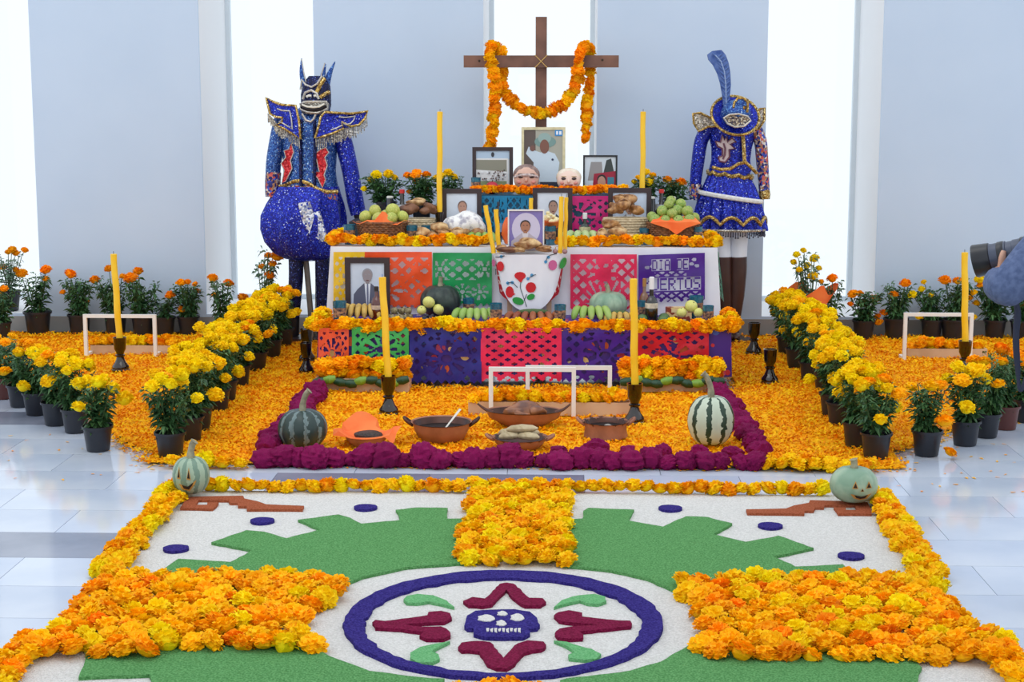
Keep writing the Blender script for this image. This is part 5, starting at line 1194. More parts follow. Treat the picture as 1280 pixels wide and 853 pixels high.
rd = thing('red_apple', 'glossy red apple on the raised table before the crowd photo', 'apple', (X(615, 10.40, ZT), 10.41, ZT + .003)); MB().ell((0, 0, .036), (.044, .044, .04), 16, 10).build('skin', mat('apple_skin', (170, 16, 46), (206, 40, 70), rough=.3, scale=9), rd); MB().tube([(0, 0, .07), (.004, 0, .085)], .003, 5).build('stem', m_wick, rd)

# bananas and other things on the low table
def bananas(label, px, Y, z, n, L, r, mt, spread, tilt, group=None, nm='banana_bunch', curve=.3, cat='bananas'):
    t = thing(nm, label, cat, (X(px, Y, z), Y, z + r * .9)); W = spread
    for k in range(n):
        u = (k - (n - 1) / 2) / max(1, n - 1); a = u * tilt; x0_ = u * W
        pth = [(x0_ + math.sin(a) * L * s * .5, .06 - L * .62 * s, .01 + L * curve * math.sin(math.pi * (s * .75 + .15)) - .02 * s) for s in (0, .12, .3, .5, .7, .88, 1)]
        MB().tube(smoothpath(pth, 2), [r * .45, r * .55, r * .75, r * .95, r, r, r, r, r, r * .95, r * .85, r * .6, r * .3], 9).build('banana', mt, t)
    MB().ell((0, .065, .04), (W * .35 + .015, .018, .02), 10, 6).build('crown', m_stem, t); return t
m_bang = mat('green_banana', (128, 168, 72), (178, 200, 112), rough=.4, scale=7); m_banr = mat('red_banana', (140, 66, 42), (182, 112, 64), rough=.45, scale=8); m_bany = mat('spotted_banana', (206, 170, 84), (128, 92, 44), rough=.5, scale=22, stops=(.45, .75)); m_banp = mat('pale_green_banana', (170, 196, 130), (206, 218, 160), rough=.4, scale=7)
bananas('green banana bunch on the low table before the dark pumpkin', 592, 9.35, ZL, 6, .16, .022, m_bang, .16, 1.0)
bananas('red banana bunch on the low table under the embroidered cloth', 666, 9.36, ZL, 7, .15, .021, m_banr, .24, 1.2, curve=.18)
bananas('green banana bunch on the low table before the pale pumpkin', 739, 9.35, ZL, 5, .16, .022, m_bang, .13, 1.1, curve=.4)
bananas('dark spotted banana bunch between pale pumpkin and straight candle', 775, 9.33, ZL, 5, .12, .018, m_bany, .12, .9)
bananas('spotted yellow finger bananas before the suited portrait', 452, 9.37, ZL, 6, .17, .018, m_bany, .15, .8, curve=.45)
bananas('green banana bunch on the white table beside the leaning candles', 602, 9.92, ZM, 4, .13, .021, m_bang, .10, 1.0)
bananas('pale green banana bunch on the white table before the green bottle', 727, 9.93, ZM, 4, .15, .024, m_banp, .11, 1.1)
bananas('pale green banana hand between candles and green bottle', 710, 9.98, ZM, 3, .12, .02, m_banp, .06, .8)
for k, (px, Y, dz) in enumerate(((489, 9.40, 0), (497, 9.42, .0), (505, 9.40, .0), (512, 9.43, 0), (493, 9.45, .035), (503, 9.46, .035), (510, 9.45, .035), (500, 9.34, 0))):
    g = thing('green_walnut', 'knobbly brown-green nut piled beside the amber bottle', 'nut', (X(px, Y, ZL), Y, ZL + .024 + dz), group='nuts piled beside the amber bottle')
    MB().ell((0, 0, 0), (.024, .024, .022), 12, 8, mod=lump(k + 70, .2)).build('husk', mat('nut_husk', (110, 96, 70), (170, 158, 120), rough=.8, scale=40, bump=.5), g)
    MB().ell((0, 0, .02), (.006, .006, .005), 6, 4).build('tip', m_wick, g)
m_appley = mat('yellow_apple', (206, 206, 104), (222, 218, 130), rough=.35, scale=5); AM = fruit_mesh(9, m_appley)
for px, py, Y, r, lb in ((536, 378, 9.42, 7.8, 'yellow fruit resting on dark grapes before the black-green pumpkin'), (527, 388, 9.40, 6, 'small yellow fruit beside the dark grapes'), (548, 387, 9.42, 7, 'round yellow fruit between dark grapes and pumpkin'),
                         (864, 383, 9.36, 8, 'yellow-green apple atop the fruit at the low table end'), (852, 391, 9.34, 6.5, 'pale fruit under the yellow-green apple'), (873, 391, 9.33, 6, 'pale fruit under the yellow-green apple')):
    fruit(px, py, Y, r, AM, lb, 'pale fruit under the apple' if 'under' in lb else None, 'fruit')
gpz = thing('dark_grapes', 'heap of dark grapes before the black-green pumpkin', 'grapes', (X(537, 9.38, ZL), 9.37, ZL + .002))
for k in range(26):
    a = rf.uniform(0, 6.28); q = math.sqrt(rf.random()); gpx = (q * .075 * math.cos(a), q * .03 * math.sin(a), .014 + (1 - q) * .03)
    MB().ell(gpx, (.013, .013, .013), 8, 6).build('grape', P_('grape_skin', (30, 28, 52), .3), gpz)
cb = thing('snack_carton', 'patterned snack carton tilted behind the yellow-green apple', 'carton', (X(848, 9.5, ZL), 9.5, ZL + .003), .15); MB().box((0, 0, .04), (.15, .05, .08)).build('carton', mat('carton_print', (150, 60, 36), (232, 200, 140), rough=.5, scale=38, tex='voronoi', stops=(.45, .5)), cb, False); MB().box((0, -.0265, .06), (.10, .002, .02)).build('print_panel', P_('carton_label', (236, 210, 160)), cb, False)
for px, Y, lb in ((803, 9.36, 'lime beside the straight candle'), (830, 9.42, 'lime right behind the dark wine bottle'), (829, 9.33, 'lime in front of the dark wine bottle side')):
    l = thing('lime', lb + ' on the low table', 'lime', (X(px, Y, ZL), Y, ZL + .03)); MB().ell((0, 0, 0), (.032, .028, .027), 14, 9).build('rind', mat('lime_skin', (60, 92, 50), (100, 130, 70), rough=.45, scale=8), l); MB().ell((.033, 0, 0), (.005, .006, .006), 6, 4).build('nub', m_stem, l)

# ---------------------------------------------------------------- costumes on mannequins
q_blue = sequin('sequin_royal', [(0, (16, 22, 120)), (.3, (30, 44, 186)), (.62, (20, 30, 150)), (.86, (64, 92, 226)), (.975, (206, 216, 246))], 170)
q_mid = sequin('sequin_steel', [(0, (30, 62, 130)), (.3, (58, 104, 176)), (.6, (36, 70, 150)), (.85, (110, 156, 214)), (.97, (200, 220, 240))], 170)
q_sil = sequin('sequin_silver', [(0, (150, 156, 180)), (.35, (220, 224, 236)), (.7, (40, 60, 170)), (.85, (246, 246, 250))], 80, .3)
q_navy = sequin('sequin_navy', [(0, (10, 14, 50)), (.4, (18, 24, 86)), (.75, (12, 16, 60)), (.95, (90, 110, 190))], 170)
q_red = sequin('sequin_red', [(0, (170, 20, 34)), (.4, (214, 40, 48)), (.8, (236, 90, 90))], 110)
q_orn = sequin('sequin_ornate', [(0, (40, 40, 110)), (.3, (176, 130, 100)), (.5, (200, 90, 80)), (.65, (60, 80, 180)), (.85, (220, 210, 200))], 70, .3)
q_gold = sequin('beaded_gold', [(0, (130, 98, 44)), (.3, (206, 170, 90)), (.6, (160, 124, 60)), (.85, (236, 214, 150))], 130, .6)
q_grey = sequin('beaded_grey', [(0, (120, 112, 104)), (.3, (196, 186, 170)), (.6, (150, 142, 130)), (.85, (230, 224, 212))], 130, .4)
m_stand = mat('stand_pole', (104, 98, 92), (128, 120, 112), rough=.5, scale=10)
class Cos:
    def __init__(s, label, px, Y, name):
        s.Y = Y; s.o = Vector((X(px, Y, .3), Y, .015)); s.t = thing(name, label, 'costume', s.o)
    def L(s, px, py, dy=0):
        p = ony(px, py, s.Y); return (p.x - s.o.x, dy, p.z - s.o.z)
    def r(s, n): return pxm(n, s.Y)
    def loft(s, name, mt, rows, dep, n=28, mod=None, dy=0, par=None):
        rings = []
        for py, x0, x1 in rows:
            a, c = s.L(x0, py), s.L(x1, py); rings.append(((a[0] + c[0]) / 2, dy, a[2], (c[0] - a[0]) / 2, (c[0] - a[0]) / 2 * dep))
        return MB().loft(rings, n, mod=mod).build(name, mt, par or s.t)
    def tube(s, name, mt, pts, rad, n=14, flat=1, par=None, k=5):
        P = smoothpath([s.L(*p) for p in pts], k); m = len(P); rr_ = []
        for i in range(m):
            u = i / (m - 1) * (len(rad) - 1); j = min(int(u), len(rad) - 2); rr_.append(s.r(rad[j] + (rad[j + 1] - rad[j]) * (u - j)))
        return MB().tube(P, rr_, n, flat=flat).build(name, mt, par or s.t)
    def plate(s, name, mt, pts, y, th=.014, bend=0, xc=None, par=None):
        P = [s.L(*p) for p in pts]; n = len(P); xc = s.L(xc, 0)[0] if xc is not None else 0
        fr_ = [(p[0], y + bend * (p[0] - xc) ** 2, p[2]) for p in P]; bk = [(p[0], y + th + bend * (p[0] - xc) ** 2, p[2]) for p in P]
        return MB().add(fr_ + bk, [tuple(range(n)), tuple(range(2 * n - 1, n - 1, -1))] + [(i, n + i, n + (i + 1) % n, (i + 1) % n) for i in range(n)]).build(name, mt, par or s.t, smooth=False)
    def trim(s, name, mt, pts, y, rad, bend=0, xc=None, closed=True, par=None):
        xc = s.L(xc, 0)[0] if xc is not None else 0; P = []
        for p in pts: q = s.L(*p); P.append((q[0], y + bend * (q[0] - xc) ** 2, q[2]))
        return MB().tube(P, s.r(rad), 7, closed=closed).build(name, mt, par or s.t)
    def fringe(s, pts, y, length, n, mt, bend=0, xc=None):
        xc = s.L(xc, 0)[0] if xc is not None else 0; b = MB(); P = [s.L(*p) for p in pts]; rr_ = random.Random(n)
        for i in range(n):
            u = i / (n - 1) * (len(P) - 1); j = min(int(u), len(P) - 2); t = u - j; x = P[j][0] + (P[j + 1][0] - P[j][0]) * t; z = P[j][2] + (P[j + 1][2] - P[j][2]) * t
            l = s.r(length) * rr_.uniform(.7, 1.1); b.tube([(x, y + bend * (x - xc) ** 2, z), (x + .002, y + bend * (x - xc) ** 2 - .003, z - l)], .0035, 5)
        return b.build('fringe', mt, s.t)
# trousered costume with horned mask
c = Cos('blue sequined carnival costume with horned mask, winged collar and puffed trousers', 390, 10.92, 'costume_mannequin')
puff = lambda u, a: 1 + .075 * math.sin(a * 9) * math.sin(math.pi * min(1, u * 1.1)) + .02 * math.sin(a * 21)
c.loft('puffed_trousers', q_blue, [(326, 372, 396), (323, 356, 412), (316, 343, 421), (303, 333, 427), (287, 328, 430), (270, 328, 430), (255, 334, 428), (242, 341, 425), (233, 347, 423)], .62, 60, puff)
for pts in ([(378, 252), (392, 250), (398, 268), (392, 290), (384, 276), (380, 262)], [(392, 264), (404, 262), (412, 290), (408, 300), (398, 294)]):
    xs_ = sum(p[0] for p in pts) / len(pts); c.plate('silver_patch', q_sil, pts, -c.r(51) * .62 * math.sqrt(max(.1, 1 - ((xs_ - 379) / 51) ** 2)) - .012, .03)
c.loft('jacket', q_mid, [(240, 350, 424), (230, 352, 422), (215, 354, 420), (195, 353, 421), (175, 352, 422), (158, 353, 424), (146, 358, 420), (138, 370, 406), (130, 380, 402)], .55, 32)
JY = lambda x: -c.r(35) * .56 * math.sqrt(max(.06, 1 - ((x - 387) / 36) ** 2)) - .006
for pts in ([(367, 178), (370, 190), (366, 200), (368, 210), (360, 226), (355, 228), (358, 212), (354, 204), (360, 196), (358, 188), (364, 186)], [(410, 184), (414, 190), (409, 196), (412, 206), (408, 218), (410, 224), (406, 234), (400, 222), (393, 214), (402, 214), (398, 196), (396, 192), (404, 186)]):
    xm = sum(p[0] for p in pts) / len(pts); c.plate('flame_patch', q_red, pts, JY(xm) - .006, .03); c.trim('flame_piping', m_silver, pts, JY(xm) - .008, .7)
for x in (380, 396): c.trim('lapel', q_navy, [(x, 150), (x + (1 if x > 388 else -1), 180), (x, 232)], JY(x) - .003, 2.2, closed=False)
c.trim('belt_trim', q_gold, smoothpath([(351, 233), (362, 231)], 1)[:1] and [(351, 233), (360, 231), (370, 226), (380, 225), (390, 229), (400, 235), (412, 239), (424, 239)], -.115, 2.6, bend=1.5, xc=388, closed=False)
c.fringe([(352, 235), (370, 230), (388, 231), (404, 238), (423, 241)], -.118, 8, 60, q_orn, 1.5, 388)
sl = c.tube('sleeve', q_mid, [(354, 148), (348, 170), (342, 205), (341, 236)], [11, 10, 9.5, 8.5]); c.tube('cuff', q_orn, [(342, 215), (341, 230), (341, 246)], [9.6, 9.8, 9], par=sl, k=3)
sl = c.tube('sleeve', q_blue, [(420, 150), (430, 180), (438, 215), (444, 250), (448, 268)], [12, 11, 10.5, 10.5, 9.5])
c.tube('glove', P_('dark_glove', (30, 26, 40), .6), [(448, 264), (450, 272), (450, 280)], [8, 7, 4], par=sl, k=3)
wl = [(335, 122), (344, 127), (356, 131), (374, 132), (378, 150), (380, 173), (370, 167), (358, 160), (348, 156), (356, 153), (357, 147), (348, 146), (340, 142)]
wr_ = [(410, 140), (425, 141), (440, 142), (450, 141), (460, 139), (457, 148), (450, 156), (440, 158), (430, 152), (432, 160), (420, 166), (408, 170), (398, 172), (403, 155), (405, 146)]
for pts, xc in ((wl, 372), (wr_, 408)):
    c.plate('winged_collar', q_blue, pts, -.15, .02, .9, 390); c.trim('collar_piping', q_gold, pts, -.152, 1.6, .9, 390)
    mid = [(p[0] * .55 + sum(q[0] for q in pts) / len(pts) * .45, p[1] * .55 + sum(q[1] for q in pts) / len(pts) * .45) for p in pts]
    c.trim('collar_scroll', m_silver, mid[1:-3], -.156, .9, .9, 390, closed=False)
c.fringe([(337, 142), (346, 150), (350, 157), (362, 163), (378, 172)], -.145, 12, 30, q_grey, .9, 390)
c.fringe([(399, 171), (420, 166), (433, 160), (445, 158), (459, 146)], -.145, 14, 36, q_grey, .9, 390)
hd = c.loft('mask_head', q_navy, [(146, 384, 404), (141, 378, 412), (132, 376, 414), (118, 376, 414), (108, 378, 413), (100, 382, 410), (95, 386, 404)], .8, 26)
HYf = -c.r(19) * .8
def brow(nm, mt, pts, rad, dy=-.012, closed=False): c.trim(nm, mt, pts, HYf + dy, rad, 4.0, 394, closed, hd)
c.loft('muzzle', q_grey, [(143, 382, 409), (140, 378, 412), (130, 377, 413), (126, 380, 410)], .55, 22, dy=HYf + .03, par=hd)
brow('mouth', P_('mask_black', (20, 18, 30)), [(380, 133), (388, 136), (396, 137), (404, 136), (410, 132)], 2.6, -.05)
brow('teeth', P_('mask_teeth', (226, 220, 206)), [(381, 131), (388, 133.4), (396, 134.2), (403, 133.4), (409, 130)], 1.2, -.065)
brow('lip_trim', m_silver, [(378, 130), (388, 127), (398, 127), (411, 127), (412, 136), (400, 141), (388, 140), (379, 137)], 1.3, -.05, True)
brow('snout_trim', m_silver, [(381, 124), (384, 116), (392, 113), (399, 117), (401, 124)], 1.6, -.02)
brow('eye', P_('mask_eye', (236, 232, 220)), [(386, 121), (389, 119.5), (392, 120)], 1.6, -.016); brow('eye', P_('mask_eye', (236, 232, 220)), [(395, 120), (398, 119.5), (400, 121)], 1.6, -.016)
brow('crown_trim', m_silver, [(377, 112), (379, 100), (384, 106), (392, 109), (399, 105), (405, 95)], 1.3, -.006)
brow('gold_band', q_gold, [(398, 116), (403, 106), (408, 98)], 2.6, -.008); brow('gold_band', q_gold, [(402, 122), (409, 117), (413, 115)], 2.6, -.0)
c.tube('horn', q_mid, [(381, 108), (378, 95), (377, 85), (377, 73)], [4, 3.4, 2.4, .5], 10, par=hd); c.tube('horn', q_mid, [(402, 104), (404, 92), (407, 80)], [4, 3, .6], 10, par=hd)
c.tube('horn', q_mid, [(408, 108), (411, 95), (415, 85), (419, 77)], [4.2, 3.6, 2, .5], 10, par=hd)
c.trim('horn_piping', m_silver, [(384, 104), (381, 92), (378, 74)], HYf + .05, .8, closed=False, par=hd); c.trim('horn_piping', m_silver, [(401, 102), (403, 92), (407, 79)], HYf + .05, .8, closed=False, par=hd)
c.trim('chin_strap', m_silver, [(381, 142), (386, 150), (392, 152), (396, 148), (398, 143)], -.125, 1.4, closed=False)
for x0_, x1_ in ((370, 366), (403, 404)):
    lg = c.tube('leg', q_navy, [(x0_, 318), (x0_, 345), ((x0_ + x1_) / 2, 375), (x1_, 402)], [9.5, 9, 8.5, 8]); c.tube('boot', P_('black_boot', (22, 22, 30), .35), [(x1_, 398), (x1_, 415), (x1_ + 1, 421)], [8.4, 8.2, 7], par=lg, k=3)
c.tube('stand_pole', m_stand, [(381, 318, .02), (385, 360, .02), (390, 421, .02)], [3.6, 3.6, 3.6], 8); c.tube('stand_pole', m_stand, [(396, 318, .02), (396, 360, .02), (396, 421, .02)], [2.6, 2.6, 2.6], 8)
z_ = c.L(390, 424)[2]; MB().box((0, .0, .012), (.36, .26, .02)).build('stand_base', m_dark, c.t, False)

# skirted costume with feathered hat
c = Cos('blue sequined carnival costume with feathered hat, pleated skirt and brown boots', 912, 11.0, 'costume_mannequin')
c.loft('jacket', q_blue, [(222, 888, 936), (212, 886, 940), (200, 889, 938), (185, 889, 940), (170, 886, 944), (158, 884, 946), (150, 892, 938), (142, 902, 926)], .52, 30)
JY = lambda x: -c.r(27) * .54 * math.sqrt(max(.06, 1 - ((x - 914) / 29) ** 2)) - .008
pl = lambda u, a: 1 + (.10 * (1 - u) + .015) * math.sin(a * 17)
c.loft('pleated_skirt', q_blue, [(288, 868, 956), (283, 868, 956), (268, 870, 953), (250, 874, 949), (235, 879, 944), (222, 884, 938), (212, 887, 936)], .62, 136, pl)
SK = lambda py: (44 if py > 270 else 40)
def ringtrim(nm, mt, py0, py1, x0_, x1_, rad, dep=.64, n=40, wav=0):
    P = []
    for k in range(n):
        a = 2 * math.pi * k / n; xm, hw = (x0_ + x1_) / 2, (x1_ - x0_) / 2; u = (math.cos(a) + 1) / 2
        q = c.L(xm + hw * math.cos(a), py0 + (py1 - py0) * u + wav * abs(math.sin(a * 5)) + 4 * max(0, -math.sin(a)) * 0); P.append((q[0], c.r(hw) * dep * math.sin(a), q[2]))
    return MB().tube(P, c.r(rad), 7, closed=True).build(nm, mt, c.t)
ringtrim('white_band', mat('white_fur', (226, 224, 222), (246, 244, 242), rough=.9, scale=50, bump=.6), 240, 252, 874, 952, 3.0, .70)
ringtrim('scalloped_hem', q_gold, 278, 280, 866, 957, 2.4, .68, 60, -9); ringtrim('waist_trim', q_gold, 214, 220, 885, 940, 2.6, .6, 40, 3)
ringtrim('hem_trim', q_grey, 286, 287, 867, 957, 1.6, .66)
b = MB(); rr = random.Random(8)
for k in range(90):
    a = 2 * math.pi * k / 90; q = c.L(912 + 44 * math.cos(a), 287); y_ = c.r(44) * .64 * math.sin(a); l = c.r(rr.uniform(5, 9))
    b.tube([(q[0], y_, q[2]), (q[0], y_, q[2] - l)], .003, 4); b.ell((q[0], y_, q[2] - l), (.006, .006, .006), 6, 4)
b.build('bead_fringe', P_('dark_bead', (40, 36, 60), .3), c.t)
eag = [(820 + x / 4.74, 50 + y / 4.74) for x, y in [(385, 560), (398, 590), (412, 570), (416, 603), (442, 578), (466, 602), (432, 616), (460, 642), (426, 648), (428, 690), (402, 722), (368, 716), (362, 692), (386, 684), (384, 642), (358, 628), (344, 598), (374, 604)]]
c.plate('eagle_patch', P_('patch_white', (226, 206, 206), .6), eag, JY(903) - .006, .03); c.trim('eagle_line', P_('patch_maroon', (110, 60, 80)), [(820 + x / 4.74, 50 + y / 4.74) for x, y in [(392, 610), (402, 640), (400, 680), (388, 704)]], JY(903) - .012, 1.1, closed=False); c.trim('eagle_piping', P_('patch_maroon', (110, 60, 80)), eag, JY(903) - .009, 1.2)
c.trim('front_trim', q_gold, [(927, 170), (928, 185), (929, 204)], JY(927) - .004, 2.6, closed=False)
c.trim('hem_gold', q_gold, [(888, 208), (898, 211), (910, 210), (920, 204), (929, 202), (936, 208), (944, 216)], -.15, 2.2, 1.6, 914, False)
sl = c.tube('sleeve', q_blue, [(888, 156), (877, 175), (872, 205), (869, 232), (869, 246)], [9, 8.5, 8, 7, 6.5]); c.tube('cuff', q_orn, [(870, 230), (869, 240), (868, 250)], [7.6, 7.6, 6.4], par=sl, k=3)
sl = c.tube('sleeve', q_orn, [(940, 156), (950, 175), (953, 205), (955, 232), (956, 246)], [9, 8, 7.5, 6.8, 6.4]); c.tube('cuff', q_gold, [(955, 238), (956, 244), (956, 249)], [7, 7, 6], par=sl, k=3)
for pts in ([(865, 142), (874, 141), (888, 148), (894, 158), (884, 158), (872, 164), (866, 154)], [(940, 150), (948, 136), (954, 135), (954, 150), (946, 162), (938, 160)]):
    c.plate('epaulette', q_grey, pts, -.10, .03, .4, 912); c.trim('epaulette_piping', q_gold, pts, -.103, 1.5, .4, 912)
# hat: tilted brim facing front
hatc = c.L(915, 146); hat = inst('feathered_hat', None, c.t, (hatc[0], -.17, hatc[2]), (R(58), R(12), 0))
Rb = c.r(29)
MB().lathe([(0, .0), (Rb * .6, -.002), (Rb, .016), (Rb * 1.0, .022), (Rb * .6, .006), (0, .006)], 36, cap=False, sy=.92).build('brim', q_blue, hat)
MB().lathe([(Rb * .62, .004), (Rb * .6, .06), (Rb * .5, .11), (Rb * .3, .135), (0, .14)], 30, cap=False, sy=.85).build('crown', q_mid, hat)
MB().tube([(Rb * math.cos(a), Rb * .92 * math.sin(a), .02) for a in [k * math.pi / 20 for k in range(40)]], c.r(1.8), 7, closed=True).build('brim_piping', q_gold, hat)
MB().tube([(-Rb * .2, -Rb * .5, .04), (-Rb * .22, 0, .145), (-.01, Rb * .55, .06)], c.r(1.6), 7).build('crown_piping', q_gold, hat); MB().tube([(Rb * .2, -Rb * .5, .04), (Rb * .22, 0, .145), (.03, Rb * .55, .06)], c.r(1.6), 7).build('crown_piping', q_gold, hat)
c.plate('hat_emblem', sequin('beaded_dark', [(0, (60, 54, 70)), (.35, (150, 132, 110)), (.65, (90, 80, 84)), (.88, (210, 196, 170))], 120, .3), [(899, 147), (906, 143), (917, 142), (928, 145), (932, 150), (924, 157), (913, 158), (904, 154)], -.30, .02); c.trim('emblem_piping', m_silver, [(899, 147), (906, 143), (917, 142), (928, 145), (932, 150), (924, 157), (913, 158), (904, 154)], -.304, 1.3)
m_fea = mat('blue_feather', (56, 84, 150), (96, 122, 180), rough=.8, scale=30, bump=.5, bscale=60)
fz = [(385, 405), (376, 330), (364, 260), (348, 205), (322, 152), (296, 122), (289, 92), (318, 70), (372, 64), (396, 92), (414, 140), (424, 200), (427, 270), (420, 345), (418, 405)]
fe = c.plate('feather', m_fea, [(820 + x / 4.74, 50 + y / 4.74) for x, y in fz], -.19, .02)
cl = [(400, 400), (398, 330), (396, 260), (388, 190), (368, 130), (335, 95)]
c.trim('feather_quill', P_('quill', (150, 170, 206)), [(820 + x / 4.74, 50 + y / 4.74) for x, y in cl], -.194, .8, closed=False)
for k in range(13):
    i = k / 13 * 5; j = int(i); t_ = i - j; x, y_ = cl[j][0] + (cl[min(j + 1, 5)][0] - cl[j][0]) * t_, cl[j][1] + (cl[min(j + 1, 5)][1] - cl[j][1]) * t_
    for sx2 in (-1, 1):
        wv = 26 if k > 3 else 18; c.trim('feather_barb', P_('barb', (88, 116, 176), .8), [(820 + x / 4.74, 50 + y_ / 4.74), (820 + (x + sx2 * wv) / 4.74, 50 + (y_ - 22) / 4.74)], -.193, .9, closed=False)
cz = [(430, 425), (436, 372), (458, 345), (492, 345), (516, 372), (512, 428)]
c.plate('hat_crest', q_mid, [(820 + x / 4.74, 50 + y / 4.74) for x, y in cz], -.285, .02); c.trim('crest_piping', q_gold, [(820 + x / 4.74, 50 + y / 4.74) for x, y in cz], -.29, 1.5, closed=False)
m_tight, m_brown = P_('white_tights', (226, 230, 240), .6), mat('brown_boot', (58, 34, 28), (74, 44, 36), rough=.45, scale=8)
for xt, xk, xf, s in ((903, 905, 910, -1), (924, 923, 918, 1)):
    lg = c.tube('leg', m_tight, [(xt, 276), (xt, 300), (xk, 326)], [11, 10.6, 10]); c.tube('boot', m_brown, [(xk, 321), (xk, 340), (xk + (xf - xk) * .35, 370), (xf, 405), (xf, 419)], [10.6, 10.4, 9.2, 6.2, 6], par=lg)
    q = c.L(xf, 419); MB().ell((q[0], -.04, .03), (.036, .09, .034), 14, 8).build('shoe', m_brown, lg)
MB().lathe([(0, 0), (.16, 0), (.16, .012), (0, .016)], 24, cap=False).build('stand_base', m_dark, c.t)

# ---------------------------------------------------------------- photographer (mostly outside the frame)
PY_ = 4.9
pe = thing('person', 'person in blue-grey jumper bending an elbow to hold a camera', 'person', (1.66, 5.02, 0))
def skin(name, joints, bones, mt, parent, sub=2):
    names = list(joints); me = bpy.data.meshes.new(name); me.from_pydata([tuple(Vector(joints[k][0]) - Vector((1.66, 5.02, 0))) for k in names], [(names.index(a), names.index(b)) for a, b in bones], [])
    o = inst(name, me, parent); me.materials.append(mt)
    sm = o.modifiers.new('skin', 'SKIN'); sm.use_smooth_shade = True
    for i, k in enumerate(names):
        r = joints[k][1]; me.skin_vertices[0].data[i].radius = r if isinstance(r, tuple) else (r, r)
    me.skin_vertices[0].data[0].use_root = True
    su = o.modifiers.new('sub', 'SUBSURF'); su.levels = sub; su.render_levels = sub; return o
elb = Vector((X(1254, 4.66, 1.06), 4.66, ony(1254, 366, 4.66).z)); han = ony(1243, 343, 4.88); shl = Vector((1.56, 4.83, 1.36))
m_knit = mat('blue_grey_knit', (70, 86, 124), (92, 108, 146), rough=.9, scale=60, bump=.25, bscale=160)
J = {'pel': ((1.70, 5.02, .92), (.15, .12)), 'waist': ((1.69, 5.02, 1.08), (.14, .11)), 'chest': ((1.66, 5.02, 1.27), (.165, .12)), 'neckb': ((1.63, 5.02, 1.42), (.07, .07)),
     'shl': (tuple(shl), .075), 'ul': (tuple(shl.lerp(elb, .5)), .07), 'elb': (tuple(elb), .062), 'fl': (tuple(elb.lerp(han, .55)), .05), 'wl': (tuple(elb.lerp(han, .85)), .036),
     'shr': ((1.58, 5.21, 1.36), .075), 'elr': ((1.62, 5.32, 1.10), .055), 'wr': ((1.50, 5.08, 1.14), .036)}
skin('jumper', J, [('pel', 'waist'), ('waist', 'chest'), ('chest', 'neckb'), ('chest', 'shl'), ('shl', 'ul'), ('ul', 'elb'), ('elb', 'fl'), ('fl', 'wl'), ('chest', 'shr'), ('shr', 'elr'), ('elr', 'wr')], m_knit, pe)
J = {'pel': ((1.70, 5.02, .94), (.15, .12)), 'hl': ((1.70, 4.93, .86), .095), 'kl': ((1.68, 4.91, .48), .066), 'al': ((1.71, 4.91, .10), .045), 'hr': ((1.70, 5.11, .86), .095), 'kr': ((1.68, 5.13, .48), .066), 'ar': ((1.71, 5.13, .10), .045)}
skin('trousers', J, [('pel', 'hl'), ('hl', 'kl'), ('kl', 'al'), ('pel', 'hr'), ('hr', 'kr'), ('kr', 'ar')], P_('dark_denim', (36, 42, 60), .85), pe)
m_skin = mat('skin', (196, 146, 122), (210, 162, 138), rough=.5, scale=10)
lo = lambda x, y, z: (x - 1.66, y - 5.02, z)
for yy in (4.91, 5.13): MB().ell(lo(1.67, yy, .05), (.13, .048, .05), 16, 10).build('shoe', P_('shoe_black', (24, 24, 28)), pe)
hd = MB().ell(lo(1.585, 5.02, 1.60), (.098, .077, .122), 22, 16).build('head', m_skin, pe)
MB().tube([lo(1.63, 5.02, 1.40), lo(1.61, 5.02, 1.52)], [.06, .055], 14).build('neck', m_skin, pe)
MB().ell(lo(1.605, 5.02, 1.635), (.102, .086, .105), 20, 14).build('hair', P_('dark_hair', (34, 26, 24), .7), pe)
MB().ell(lo(1.485, 5.02, 1.585), (.022, .014, .02), 10, 8).build('nose', m_skin, hd); MB().ell(lo(1.495, 5.02, 1.545), (.006, .024, .007), 10, 6).build('mouth', P_('lip', (150, 86, 80)), hd)
for s in (-1, 1):
    MB().ell(lo(1.497, 5.02 + s * .03, 1.61), (.008, .012, .008), 10, 6).build('eye', P_('eye_white', (230, 230, 230)), hd); MB().ell(lo(1.60, 5.02 + s * .08, 1.59), (.022, .01, .032), 10, 8).build('ear', m_skin, hd)
# camera: barrel axis from the lens front back to the body
A = ony(1218, 327, 4.93); B = ony(1266, 317, 4.885); ax = (B - A).normalized(); body = A + ax * .26
cm = thing('photo_camera', 'black camera with long lens and strap pointed at the altar', 'camera', A)
M_ = ax.to_track_quat('Z', 'Y').to_matrix().to_4x4()
m_cam = mat('camera_black', (20, 22, 28), (30, 33, 42), rough=.35, scale=30)
MB().lathe([(.036, .0), (.050, 0), (.051, .004), (.047, .05), (.044, .052)], 28, cap=False, M=M_).build('lens_hood', m_cam, cm)
MB().lathe([(0, .03), (.036, .028), (.036, .0)], 24, cap=False, M=M_).build('front_glass', P_('lens_glass', (16, 20, 40), .05), cm)
MB().lathe([(.044, .052), (.042, .06), (.042, .10), (.039, .102), (.039, .12), (.041, .122), (.041, .17), (.036, .175), (.036, .215), (0, .216)], 28, cap=False, M=M_).build('lens_barrel', mat('lens_grey', (58, 66, 86), (72, 80, 100), rough=.4, scale=20), cm)
for z in (.075, .145): MB().lathe([(.0425, z), (.044, z + .002), (.044, z + .018), (.0425, z + .02)], 28, cap=False, M=M_).build('grip_ring', m_cam, cm)
MB().box((0, .0, .245), (.135, .095, .06), M=M_).build('camera_body', m_cam, cm, False); MB().box((0, .062, .24), (.05, .03, .05), M=M_).build('viewfinder_hump', m_cam, cm, False)
s0 = ony(1271, 372, 4.87) - A
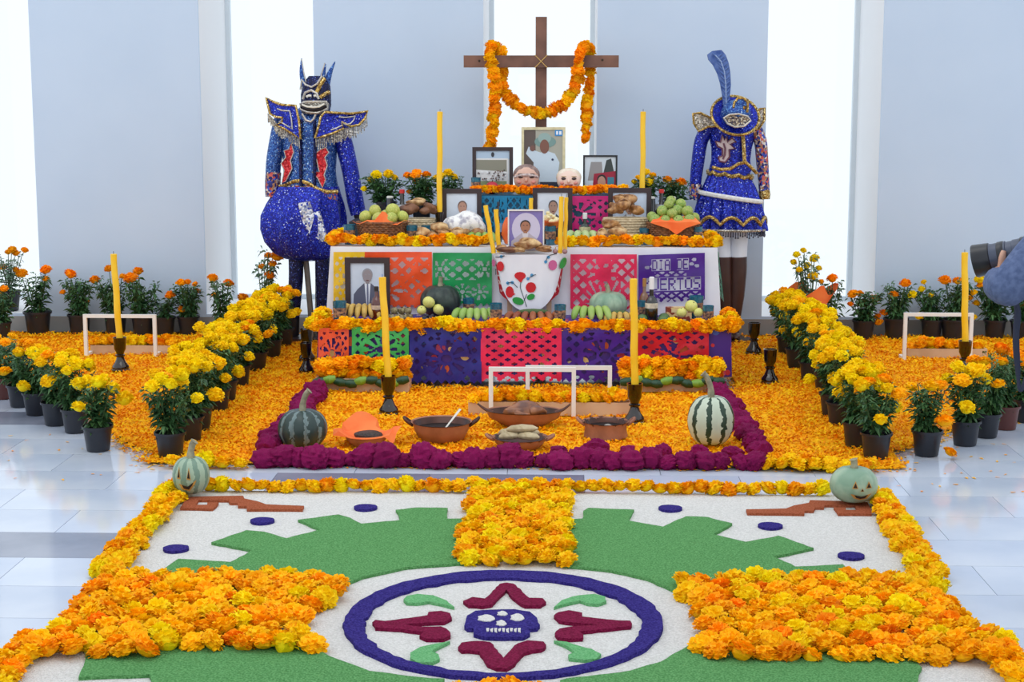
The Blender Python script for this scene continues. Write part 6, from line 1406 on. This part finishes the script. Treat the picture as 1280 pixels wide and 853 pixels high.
MB().tube(smoothpath([(body - A) + Vector((0, -.07, -.03)), s0 + Vector((.01, 0, .03)), ony(1272, 395, 4.87) - A, ony(1270, 425, 4.87) - A, ony(1272, 460, 4.88) - A, ony(1275, 488, 4.88) - A, ony(1283, 470, 4.90) - A, ony(1290, 420, 4.92) - A, (body - A) + Vector((.03, .06, -.04))], 5), [.004] * 6 + [.004, .006, .010, .012, .013, .013, .013, .012, .012, .012, .012, .012, .012, .011, .010, .009] + [.007] * 19, 8, flat=.75).build('strap', P_('strap_navy', (34, 42, 66), .7), cm)
# left hand curling under the barrel
hb = MB(); hc = A + ax * .115
pal = han.lerp(hc - Vector((0, 0, .055)), .6)
hb.ell(tuple(pal - Vector((1.66, 5.02, 0))), (.045, .05, .022), 14, 10); hb.tube([tuple(elb.lerp(han, .8) - Vector((1.66, 5.02, 0))), tuple(pal - Vector((1.66, 5.02, 0)))], [.028, .03], 12)
side = Vector((0, 1, 0))
for k, (o, L) in enumerate(((-.03, .9), (-.01, 1.0), (.012, .95), (.034, .8))):
    base = hc + ax * o; P = [pal + ax * o * .9 + Vector((0, .02, .0))]
    for a in (-60, -20, 25, 60): P.append(base + Vector((0, math.cos(R(a)), math.sin(R(a)))) * .052 * (1 if a < 50 else .98))
    P = P[:4]
    hb.tube([tuple(p - Vector((1.66, 5.02, 0))) for p in smoothpath(P, 3)], .0095, 9)
P = [pal - ax * .03 + Vector((0, -.02, .005)), hc - ax * .045 + Vector((0, -.045, -.03)), hc - ax * .045 + Vector((0, -.053, .0)), hc - ax * .04 + Vector((0, -.05, .022))]
hb.tube([tuple(p - Vector((1.66, 5.02, 0))) for p in smoothpath(P, 3)], [.014, .014, .013, .012, .012, .011, .011, .010, .009, .007], 9)
hb.build('hand', m_skin, pe)
hb = MB(); rc_ = body + ax * .0 + Vector((0, .09, 0)); hb.ell(tuple(rc_ - Vector((1.66, 5.02, 0))), (.04, .025, .05), 14, 10); hb.tube([tuple(Vector((1.50, 5.08, 1.14)) - Vector((1.66, 5.02, 0))), tuple(rc_ - Vector((1.66, 5.02, 0)))], [.028, .03], 12)
for k in range(4): hb.tube([tuple(rc_ + Vector((.01, 0, .035 - k * .022)) - Vector((1.66, 5.02, 0))), tuple(rc_ + Vector((-.035, .0, .03 - k * .02)) - Vector((1.66, 5.02, 0))), tuple(rc_ + Vector((-.05, -.03, .028 - k * .02)) - Vector((1.66, 5.02, 0)))], .009, 8)
hb.tube([tuple(rc_ + Vector((.02, 0, .03)) - Vector((1.66, 5.02, 0))), tuple(rc_ + Vector((.04, -.03, .03)) - Vector((1.66, 5.02, 0)))], .01, 8)
hb.build('hand', m_skin, pe)
